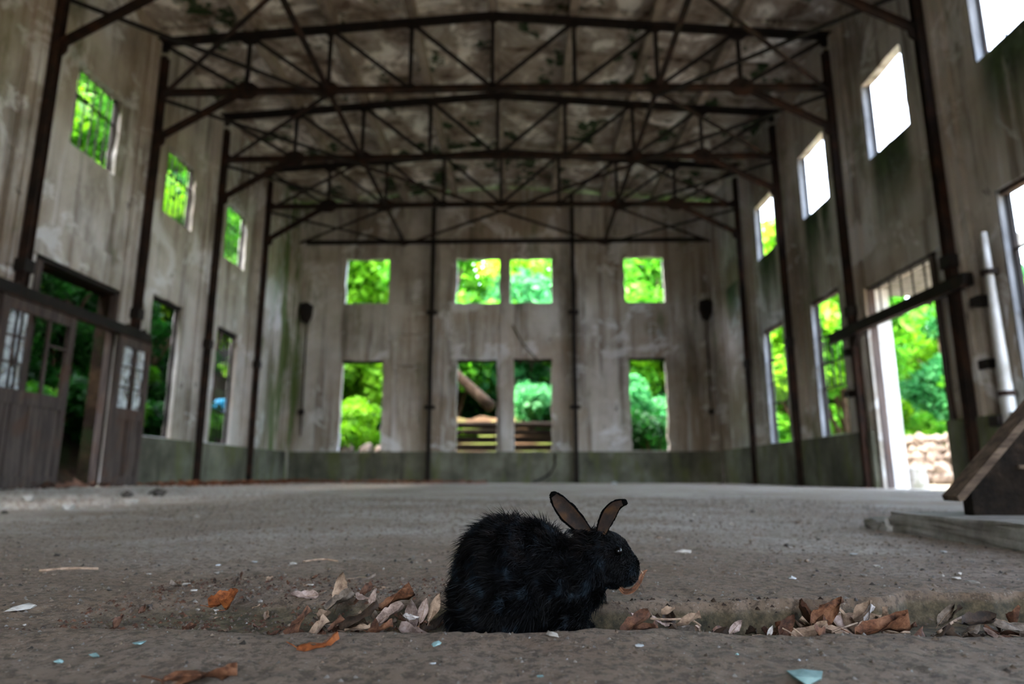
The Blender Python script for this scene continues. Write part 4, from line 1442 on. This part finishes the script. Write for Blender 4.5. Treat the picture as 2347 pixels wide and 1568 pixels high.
child(obj('fur', build_fur(body_me, 90000), 'rabbit_fur', kind='stuff', label='shaggy black fur with painted bluish highlights and a brown tint'), rabbit)
# inner ears
for sp, ws in EP:
    m = MB()
    n = 10
    for i in range(1, 13):
        w = ws[i] * 0.74 * (1.0 if i < 11 else 0.8)
        d = (sp[min(i + 1, 14)] - sp[i - 1]).normalized()
        side = Vector((d.z, 0, -d.x)).normalized()
        for j in range(n + 1):
            s = -1 + 2 * j / n
            q = sp[i] + side * (s * w) + Vector((0, -0.0038 - 0.35 * ws[i] * (s * s * .55 - 0.5) * 0.9 + 0.0, 0))
            m.v.append(tuple(q + Vector((0, -0.0012, 0))))
    for i in range(11):
        for j in range(n):
            a = i * (n + 1) + j
            m.f.append((a, a + 1, a + n + 2, a + n + 1))
    child(m.build('inner_ear', 'inner_ear', smooth=True, label='bare brownish inside of the ear'), rabbit)
for s in (-1, 1):
    bm = bmesh.new()
    bmesh.ops.create_uvsphere(bm, u_segments=16, v_segments=10, radius=0.0055)
    me = bpy.data.meshes.new('eye'); bm.to_mesh(me); bm.free()
    e = obj('eye', me, 'eye', smooth=True)
    e.location = rp_(1410, 1258, s * 0.0325)
    child(e, rabbit)
m = MB()
rw_ = random.Random(9)
for s in (-1, 1):
    for i in range(7):
        a = rp_(1436 + rw_.uniform(-6, 6), 1316 + rw_.uniform(-8, 8), s * 0.02)
        m.tube([a, a + Vector((.012, s * .018, rw_.uniform(-.01, .006))), a + Vector((rw_.uniform(.005, .02), s * .034, rw_.uniform(-.022, .004)))], [0.00022, 0.00018, 0.00005], 3)
child(m.build('whiskers', 'whisker'), rabbit)

# ------------------------------------------------------------------ fallen leaves
def leaf_mesh(seed, L, wid, curl, bend, twist=0.0, lobes=0.0):
    """a dry leaf lying along +x from the stem, thin closed sheet; returns blade and stem meshes"""
    rr = random.Random(seed)
    nl, nw = 10, 6
    ph = [rr.uniform(0, 6.28) for _ in range(4)]

    def pos(i, j):
        t = i / nl; s = -1 + 2 * j / nw
        w = wid * 1.9 * (t + 0.01) ** 0.55 * (1.004 - t) ** 0.85
        w *= 1 + lobes * math.sin(t * 21 + ph[0] + (1.3 if s > 0 else 0))
        x = L * t
        y = s * w
        w *= 1 + 0.10 * rr.uniform(-1, 1)
        y = s * w
        z = curl * wid * (0.5 * s * s + 0.5 * abs(s)) * (0.6 + 0.5 * math.sin(t * 3 + ph[1])) + 0.05 * L * math.sin(t * 7 + ph[2] + s * 2) + 0.03 * L * rr.uniform(-1, 1)
        # bend along the length
        a = bend * t
        X = x * math.cos(a * 0.5) - z * math.sin(a * .5)
        Z = x * math.sin(a * 0.5) + z * math.cos(a * .5)
        tw = twist * t
        return Vector((X, y * math.cos(tw) - Z * math.sin(tw) * .3, Z + y * math.sin(tw)))
    top = [[pos(i, j) for j in range(nw + 1)] for i in range(nl + 1)]
    vs = [top[i][j] for i in range(nl + 1) for j in range(nw + 1)]
    th = 0.0006
    vs2 = [p - Vector((0, 0, th)) for p in vs]
    n = len(vs); W_ = nw + 1
    fs = []
    for i in range(nl):
        for j in range(nw):
            a = i * W_ + j
            fs.append((a, a + W_, a + W_ + 1, a + 1))
            fs.append((n + a, n + a + 1, n + a + W_ + 1, n + a + W_))
    b1 = MB().add(vs + vs2, fs).mesh('leaf_blade')
    zs = [top[0][nw // 2], top[3][nw // 2], top[6][nw // 2], top[9][nw // 2]]
    d = Vector((-1, rr.uniform(-.4, .4), rr.uniform(0, .5))).normalized()
    st = MB().tube([zs[0] + d * L * 0.32, zs[0] + d * L * 0.14 + Vector((0, 0, .001)), zs[0] + Vector((0, 0, .0006)), zs[1] + Vector((0, 0, .0008)), zs[2] + Vector((0, 0, .0008)), zs[3] + Vector((0, 0, .0006))],
                   [L * .011, L * .012, L * .014, L * .011, L * .008, L * .004], 5).mesh('leaf_stem')
    return b1, st


LEAFP = [leaf_mesh(i, 0.075, 0.0165, c, b, tw, lo) for i, (c, b, tw, lo) in enumerate(
    ((0.5, 0.3, 0.2, 0.0), (1.1, 0.5, 0.4, 0.0), (-0.6, 0.6, -0.3, 0.0), (0.9, -0.5, 0.6, 0.0), (1.6, 0.9, 0.2, 0.0), (0.3, 0.1, 0.0, 0.10), (1.0, 0.4, 0.5, 0.14), (2.0, 1.2, 0.7, 0.05)))]
LEAFW = [leaf_mesh(20 + i, 0.075, 0.024, c, b, tw, lo) for i, (c, b, tw, lo) in enumerate(
    ((0.25, 0.2, 0.1, 0.0), (0.45, 0.5, 0.2, 0.04), (-0.3, 0.4, 0.2, 0.0), (0.6, 0.3, 0.4, 0.06)))]
LCACHE = {}


def leaf(proto, mat, loc, rot, sc, label, group, name='dry_leaf'):
    bl, st = proto
    key = (bl.name, mat)
    if key not in LCACHE:
        a = bl.copy(); a.materials.clear(); a.materials.append(MATS[mat])
        s = st.copy(); s.materials.clear(); s.materials.append(MATS['leaf_tan' if mat in ('leaf_pale', 'leaf_white', 'leaf_grey') else mat])
        LCACHE[key] = (a, s)
    a, s = LCACHE[key]
    o = obj(name, a, None, smooth=True, label=label, category='leaf')
    if group:
        o['group'] = group
    o.location = loc; o.rotation_euler = rot; o.scale = (sc, sc, sc)
    obj('leaf_stem', s, None, o, smooth=True)
    return o


D2R = math.radians
# (px, py, depth y, length px, proto, material, (rx, ry, rz) deg, label): the ones that stand out
SPECIAL = [
    (775, 1384, 1.10, 72, ('W', 0), 'leaf_tan', (80, -82, 10), 'tan leaf standing upright on its tip with the stem in the air'),
    (478, 1393, 1.06, 62, ('P', 4), 'leaf_rust', (0, -8, 10), 'bright orange-brown curled leaf lying alone on the bare floor'),
    (515, 1396, 1.05, 56, ('P', 7), 'leaf_rust', (20, -28, 5), 'second rolled orange-brown leaf touching the curled one'),
    (808, 1336, 1.33, 52, ('W', 2), 'leaf_grey', (0, 0, 15), 'flat greyish leaf lying behind the upright tan leaf'),
    (812, 1362, 1.08, 34, ('W', 1), 'leaf_pale', (40, 35, 30), 'small pale leaf of a pair propped above the dark leaves'),
    (848, 1384, 1.08, 36, ('W', 0), 'leaf_pale', (50, -65, 20), 'slim pale leaf of a pair sticking up'),
    (745, 1398, 1.07, 74, ('W', 3), 'leaf_grey', (20, -20, 5), 'grey-brown wide leaf leaning below the upright tan leaf'),
    (775, 1425, 1.00, 96, ('W', 2), 'leaf_dark', (10, -14, 8), 'large dark grey-brown leaf in the middle of the pile'),
    (868, 1395, 1.04, 90, ('P', 1), 'leaf_orange', (10, -10, -4), 'long orange tan leaf pointing at the rabbit'),
    (865, 1428, 0.99, 70, ('W', 3), 'leaf_pale', (30, -24, 10), 'pinkish pale leaf folded over the orange tan one'),
    (925, 1410, 0.98, 38, ('W', 1), 'leaf_white', (30, 30, 40), 'small whitish veined leaf under the pinkish one'),
    (962, 1428, 1.00, 62, ('P', 0), 'leaf_pale', (70, -72, 10), 'pale spotted leaf standing up beside the rabbit'),
    (985, 1425, 1.01, 66, ('P', 3), 'leaf_tan', (60, -74, 0), 'tan leaf standing up closest to the tail'),
    (752, 1446, 0.93, 46, ('P', 1), 'leaf_brown', (20, -24, 0), 'dark brown leaf tip poking over the low lip of the gully'),
    (790, 1444, 0.92, 60, ('P', 5), 'leaf_tan', (-30, -5, -8), 'light tan strip of leaf along the low lip of the gully'),
    (845, 1452, 0.92, 60, ('P', 6), 'leaf_orange', (-20, -6, -10), 'ochre leaf edge along the low lip of the gully'),
    (680, 1487, 0.80, 95, ('P', 2), 'leaf_rust', (0, -3, 4), 'orange-brown leaf lying flat on the low lip of the gully'),
    (370, 1566, 0.69, 170, ('W', 0), 'leaf_orange', (0, 0, 0), 'broad orange leaf lying well clear of the gully'),
    (1425, 1452, 0.92, 78, ('W', 3), 'leaf_brown', (15, -22, 8), 'dark brown leaf standing on edge in front of the paw'),
    (1447, 1437, 0.94, 62, ('P', 1), 'leaf_brown', (35, 12, -25), 'brown folded leaf with a pale rim beside the paw'),
    (1440, 1402, 1.03, 34, ('P', 0), 'leaf_pale', (20, 45, 20), 'little whitish curled leaf under the broken edge'),
    (1495, 1412, 1.02, 42, ('P', 2), 'leaf_pale', (10, 38, 0), 'slim whitish leaf pointing down under the broken edge'),
    (1515, 1408, 1.03, 36, ('P', 4), 'leaf_tan', (0, 6, 0), 'small curled tan leaf under the broken edge'),
    (1548, 1434, 0.98, 62, ('P', 6), 'leaf_tan', (0, -4, 5), 'tan leaf below the looped twig'),
    (1530, 1452, 0.93, 40, ('P', 0), 'leaf_pale', (20, 28, 0), 'pale sliver of leaf on the low lip of the gully'),
    (1860, 1432, 1.02, 92, ('W', 1), 'leaf_orange', (25, -22, 8), 'glossy orange leaf on top of the big leaf heap'),
    (1905, 1405, 1.07, 108, ('W', 2), 'leaf_tan', (30, 14, 4), 'broad tan leaf at the back of the big leaf heap'),
    (1962, 1432, 1.03, 66, ('P', 4), 'leaf_tan', (30, -35, 0), 'tan leaf with a pale turned-up tip on the big leaf heap'),
    (1982, 1424, 1.02, 40, ('P', 1), 'leaf_white', (10, -40, 0), 'whitish leaf tip at the end of the big leaf heap'),
    (1790, 1462, 0.95, 60, ('W', 1), 'leaf_brown', (70, -60, 20), 'brown leaf standing on edge at the foot of the big leaf heap'),
    (1815, 1462, 0.94, 86, ('W', 0), 'leaf_tan', (20, -14, 0), 'pinkish tan leaf at the foot of the big leaf heap'),
    (1880, 1446, 0.97, 88, ('P', 3), 'leaf_tan', (15, 0, 6), 'tan leaf with a long stem across the big leaf heap'),
    (1960, 1452, 0.93, 120, ('P', 1), 'leaf_orange', (10, 4, -2), 'long orange-brown leaf along the low lip of the gully by the big heap'),
    (1760, 1462, 0.93, 30, ('P', 0), 'leaf_white', (50, -60, 10), 'tiny whitish leaf stuck upright left of the big heap'),
    (2150, 1432, 1.05, 60, ('P', 1), 'leaf_grey', (30, -28, 20), 'grey leaf leaning on the stone kerb'),
    (2205, 1428, 1.04, 80, ('W', 3), 'leaf_dark', (20, 6, 10), 'dark drooping leaf lying by the stone kerb'),
    (2280, 1420, 1.06, 70, ('W', 2), 'leaf_grey', (20, 20, 0), 'dull grey leaf folded over by the stone kerb'),
]
for i, (px, py, Y, lp, pr, mat, rot, lab) in enumerate(SPECIAL):
    loc = on_y(px, py, Y)
    fz = float(floor_h(np.array([loc.x]), np.array([loc.y]))[0])
    if loc.z < fz + 0.002:
        loc.z = fz + 0.002
    sc = (lp * K * (Y / RY)) / 0.075
    leaf((LEAFW if pr[0] == 'W' else LEAFP)[pr[1]], mat, loc, tuple(D2R(a) for a in rot), sc, lab, None)
# leaf in the rabbit's mouth
sp = smooth_path([rp_(1414, 1338, -.020), rp_(1424, 1349, -.024), rp_(1442, 1346, -.026), rp_(1458, 1330, -.022), rp_(1468, 1312, -.016), rp_(1480, 1304, -.010)], 16)
ws = np.interp(np.linspace(0, 5, 17), range(6), [4, 6, 5.5, 4.5, 5, 0.8]) * K
bm = bmesh.new(); ear_mesh(bm, sp, [float(w) for w in ws], 0.0012, 0.9)
bl = bpy.data.meshes.new('chewed_leaf'); bm.to_mesh(bl); bm.free()
o = obj('chewed_leaf', bl, 'leaf_orange', smooth=True, label='curled brown leaf held in the mouth of the rabbit', category='leaf')
MB().tube([p + Vector((0, -.0035, 0)) for p in sp], 0.0005, 5).build('leaf_stem', 'leaf_orange', o)
MB().tube(smooth_path([rp_(1470, 1318, -.016), rp_(1468, 1310, -.018), rp_(1464, 1304, -.018)], 6), 0.0008, 5).build('leaf_stem', 'leaf_tan', o)
# the rest of the heap
rl = random.Random(21)
MIX = ['leaf_tan', 'leaf_brown', 'leaf_grey', 'leaf_tan', 'leaf_orange', 'leaf_dark', 'leaf_brown', 'leaf_brown', 'leaf_dark', 'leaf_pale']
cnt = 0
zones = [(-0.34, -0.12, 34, 'dry leaf in the drift at the tail of the rabbit', 'leaves drifted at the tail'),
         (0.16, 0.34, 26, 'dry leaf scattered in the gully between paw and leaf heap', 'leaves between paw and heap'),
         (0.34, 0.58, 52, 'dry leaf in the big heap under the broken kerb', 'leaves of the big heap'),
         (0.58, 0.92, 40, 'dry leaf along the foot of the stone kerb', 'leaves along the kerb')]
for x0, x1, n, lab, grp in zones:
    for i in range(n):
        x = rl.uniform(x0, x1)
        lo = float(lip_y(np.array([x]))[0]); hi = float(ledge_y(np.array([x]))[0])
        y = rl.uniform(lo + 0.012, hi - 0.025)
        z = float(floor_h(np.array([x]), np.array([y]))[0]) + rl.uniform(0.001, 0.010)
        p = rl.choice(LEAFP + LEAFW)
        leaf(p, rl.choice(MIX), (x, y, z), (D2R(rl.gauss(0, 28)), D2R(rl.gauss(-10, 16)), rl.uniform(0, 6.28)), rl.uniform(0.35, 0.72), lab, grp)
for i in range(46):
    x = rl.uniform(-0.62, -0.18); y = rl.uniform(0.92, 1.35)
    z = float(floor_h(np.array([x]), np.array([y]))[0]) + 0.001
    leaf(rl.choice(LEAFP), rl.choice(['leaf_grey', 'leaf_dark', 'leaf_brown', 'leaf_tan']), (x, y, z), (D2R(rl.gauss(0, 10)), D2R(rl.gauss(-3, 6)), rl.uniform(0, 6.28)), rl.uniform(0.14, 0.34), 'small crumbled leaf flat on the floor beside the leaf drift', 'crumbled leaves on the floor')

# twigs
def twig(pts, r, label):
    MB().tube(smooth_path([Vector(p) for p in pts], 12), r, 6).build('twig', 'leaf_tan', smooth=True, label=label, category='twig')


def fl(px, py):
    P = on_z(px, py, 0.0)
    P.z = float(floor_h(np.array([P.x]), np.array([P.y]))[0]) + 0.002
    return P


twig([on_y(1490, 1418, 1.0), on_y(1530, 1420, 1.0), on_y(1580, 1420, 1.0), on_y(1606, 1435, 0.99)], 0.0016, 'pale looped twig under the broken edge')
twig([on_y(1905, 1450, .96), on_y(1935, 1438, .97), on_y(1965, 1428, 1.0)], 0.0013, 'thin stalk crossing the big leaf heap')
twig([on_y(2005, 1440, 0.98), on_y(2040, 1447, 0.97), on_y(2085, 1450, .97)], 0.0018, 'pale stick lying right of the big leaf heap')
twig([on_y(2150, 1450, 1.0), on_y(2185, 1425, 1.04), on_y(2205, 1415, 1.07)], 0.002, 'grey stick leaning on the stone kerb')
twig([fl(695, 1288), fl(740, 1283), fl(775, 1284)], 0.0022, 'thin dark twig lying on the floor behind the upright leaf')
twig([fl(90, 1310), fl(160, 1307), fl(225, 1305)], 0.003, 'long dark twig on the bare floor')
for a, b in (((1793, 1440), (1842, 1475)), ((1818, 1440), (1853, 1478))):
    twig([on_y(*a, 0.93), on_y((a[0] + b[0]) / 2 + 5, (a[1] + b[1]) / 2, 0.925), on_y(*b, 0.915)], 0.0011, 'thin pale stalk leaning over the low lip of the gully, %s the brown standing leaf' % ('beside' if a[0] < 1800 else 'past'))

# ------------------------------------------------------------------ stones, shards
def stone(px, py, wpx, mat, label, sq=(1, .8, .4), seed=0, grp=None):
    P = fl(px, py)
    d = (P - CAM).length
    r = wpx * d / FPX / 2
    o = obj('stone_chip', lump('stone_chip', r * 0.85, 900 + seed, sq, 1.0, 1), mat, label=label, category='stone')
    P.z += r * sq[2] * 0.3
    o.location = P; o.rotation_euler = (0, 0, seed * 1.7)
    if grp:
        o['group'] = grp


ST = [(1563, 1268, 40, 'stone_pale', 'flat pale pebble on the floor behind the rabbit head'), (1815, 1328, 26, 'stone_white', 'white angular shard on the floor above the big leaf heap'),
      (2232, 1333, 32, 'stone_grey', 'flat oval grey pebble above the stone kerb'), (2190, 1326, 20, 'stone_pale', 'thin pale chip near the oval pebble'),
      (1467, 1487, 26, 'stone_white', 'round white pebble on the low lip of the gully'), (1265, 1462, 34, 'stone_pale', 'long pale chip in front of the rabbit belly'),
      (1845, 1552, 95, 'stone_teal', 'broad pale teal shard, largest of the bluish chips'), (215, 1505, 30, 'stone_teal', 'narrow teal glass chip by the broad orange leaf'), (320, 1480, 30, 'stone_teal', 'teal glass chip beside the dark clod'),
      (135, 1512, 24, 'stone_teal', 'small teal glass chip farther from the broad orange leaf'), (50, 1392, 54, 'stone_pale', 'wide flat beige stone on the bare floor'),
      (428, 1335, 24, 'stone_pale', 'rounded pale pebble among crumbled leaves'), (445, 1352, 20, 'stone_pale', 'small rounded pebble under the pale pebble'),
      (250, 1357, 14, 'stone_dark', 'round dark pellet on the bare floor'), (500, 1295, 16, 'stone_white', 'tiny white chip on the floor'), (670, 1295, 26, 'stone_pale', 'flat light chip behind the dark twig'),
      (585, 1286, 20, 'stone_white', 'white bone-like chip on the floor'), (1958, 1275, 18, 'stone_white', 'white chip near the low slab'), (2160, 1262, 16, 'stone_white', 'white chip at the foot of the low slab'),
      (2010, 1301, 22, 'stone_pale', 'pale sliver before the low slab'), (710, 1345, 20, 'stone_pale', 'small pale cube of mortar beside the upright leaf'), (1690, 1505, 14, 'stone_teal', 'tiny teal chip on the low lip of the gully'),
      (1237, 1543, 18, 'stone_teal', 'small bluish chip on bare floor before the rabbit belly'), (1000, 1480, 34, 'stone_teal', 'long bluish chip before the rabbit back'), (990, 1520, 16, 'stone_white', 'little white chip on bare floor before the rabbit back'),
      (65, 1148, 30, 'stone_pale', 'white rubble lump near the sliding leaf'), (300, 1155, 32, 'stone_pale', 'white plaster lump lying before the narrow leaf'), (160, 1168, 40, 'stone_pale', 'pale rubble lump on the littered floor'), (360, 1138, 44, 'stone_dark', 'dark clod beside the broken window wall'),
      (290, 1140, 30, 'stone_dark', 'dark clod before the narrow sliding leaf'), (1145, 1103, 26, 'stone_white', 'whitish lump at the foot of the end wall'), (1408, 1110, 18, 'stone_white', 'small whitish lump near the end wall')]
for i, (px, py, w, mt, lab) in enumerate(ST):
    stone(px, py, w, mt, lab, seed=i, sq=(1, .8, .25) if py > 1180 else (1, .8, .55))
rs = random.Random(77)
for i in range(90):
    px = rs.uniform(0, 2347); py = 1175 + 260 * rs.random() ** 1.3
    if 1000 < px < 1480 or (px > 1950 and py < 1290) or (py > 1340 and px > 1300):
        continue
    stone(px, py, rs.uniform(8, 17), rs.choice(['stone_dark', 'stone_brown', 'stone_grey', 'stone_brown', 'stone_pale']), 'small dull chip of rubble lying on the dusty floor', seed=100 + i, sq=(1, .9, .45), grp='rubble chips on the floor')


# grit too small to count
def grit(name, n, area, size, mat, seed, label, cat):
    r = np.random.default_rng(seed)
    x = r.uniform(area[0], area[1], n)
    y = area[2] + (area[3] - area[2]) * r.random(n) ** 1.4
    z = floor_h(x, y)
    s = size * (0.35 + r.random(n) ** 2.5)
    s = s * np.clip(y / 1.2, 0.6, 12) ** 0.5
    a = r.random(n) * 6.28
    T = np.array([[1, 0, -.3], [-.5, .8, -.3], [-.6, -.7, -.3], [0.1, 0.05, .45]])
    T = np.concatenate([T, T[:1]])[:4]
    ca, sa = np.cos(a), np.sin(a)
    V = np.empty((n, 4, 3))
    jit = 1 + 0.5 * (r.random((n, 4)) - .5)
    for k in range(4):
        V[:, k, 0] = x + s * jit[:, k] * (T[k, 0] * ca - T[k, 1] * sa)
        V[:, k, 1] = y + s * jit[:, k] * (T[k, 0] * sa + T[k, 1] * ca)
        V[:, k, 2] = z + s * jit[:, k] * T[k, 2] + s * 0.15
    b = np.arange(n) * 4
    F = np.concatenate([np.stack([b, b + 1, b + 3], 1), np.stack([b + 1, b + 2, b + 3], 1), np.stack([b + 2, b, b + 3], 1)])
    me = bpy.data.meshes.new(name)
    V = V.reshape(-1, 3)
    me.vertices.add(len(V)); me.vertices.foreach_set('co', V.ravel())
    me.loops.add(F.size); me.loops.foreach_set('vertex_index', F.ravel())
    me.polygons.add(len(F)); me.polygons.foreach_set('loop_start', np.arange(len(F)) * 3)
    me.update(calc_edges=True)
    obj(name, me, mat, kind='stuff', label=label, category=cat)


grit('dark_grit', 18000, (-2.2, 2.4, 0.55, 6.0), 0.0052, 'stone_brown', 1, 'brown grit strewn over the dusty floor', 'grit')
grit('black_grit', 2600, (-2.4, 2.4, 0.6, 7.0), 0.0052, 'stone_dark', 7, 'dark grit strewn over the dusty floor', 'grit')
grit('grey_grit', 16000, (-2.2, 2.4, 0.55, 6.0), 0.0042, 'stone_grey', 2, 'grey grit strewn over the dusty floor', 'grit')
grit('white_grit', 420, (-2.4, 2.4, 0.6, 7.0), 0.003, 'stone_white', 3, 'tiny white chips strewn over the dusty floor', 'grit')
grit('crumbled_litter', 1500, (-0.66, -0.12, 0.9, 1.36), 0.005, 'leaf_brown', 4, 'crumbled brown leaf litter around the leaf drift', 'litter')
grit('grey_litter', 1500, (-0.66, -0.12, 0.9, 1.36), 0.005, 'leaf_grey', 8, 'crumbled grey leaf litter around the leaf drift', 'litter')
grit('gully_litter', 2600, (-0.2, 0.95, 0.90, 1.12), 0.005, 'leaf_dark', 5, 'crumbled leaf litter on the bottom of the gully', 'litter')
grit('wall_rubble', 3600, (-6.8, -2.6, 4.0, 12.0), 0.016, 'stone_pale', 6, 'broken plaster rubble strewn before the sliding doors', 'rubble')


# orange leaf litter blown along the foot of the walls
def litter(name, n, x0, x1, y0, y1, mat, label, seed):
    r = random.Random(seed)
    m = MB()
    for i in range(n):
        x = r.uniform(x0, x1); y = r.uniform(y0, y1)
        z = float(floor_h(np.array([x]), np.array([y]))[0]) + r.uniform(0.005, 0.05) + 0.09 * max(0, r.random() - 0.4)
        a = r.uniform(0, 6.28); L = r.uniform(.05, .10)
        t = Vector((math.cos(a), math.sin(a), r.uniform(-.3, .5))) * L
        s = Vector((-math.sin(a), math.cos(a), r.uniform(-.3, .3))) * L * .4
        c = Vector((x, y, z))
        m.add([c - t, c + s + Vector((0, 0, .01)), c + t, c - s], [(0, 1, 2), (0, 2, 3)])
    m.build(name, mat, kind='stuff', label=label, category='litter')


litter('leaf_litter', 900, XL + 0.32, XL + 1.2, 12.2, YF - 0.4, 'leaf_rust', 'orange leaf litter blown along the foot of the side wall', 1)
litter('leaf_litter', 900, XL + 0.2, -1.0, YF - 1.5, YF - 0.46, 'leaf_rust', 'orange leaf litter blown along the foot of the end wall', 2)
litter('leaf_litter', 250, XL - 0.2, XL + 0.4, 9.6, 11.4, 'leaf_brown', 'brown leaf litter blown into the dark doorway', 3)
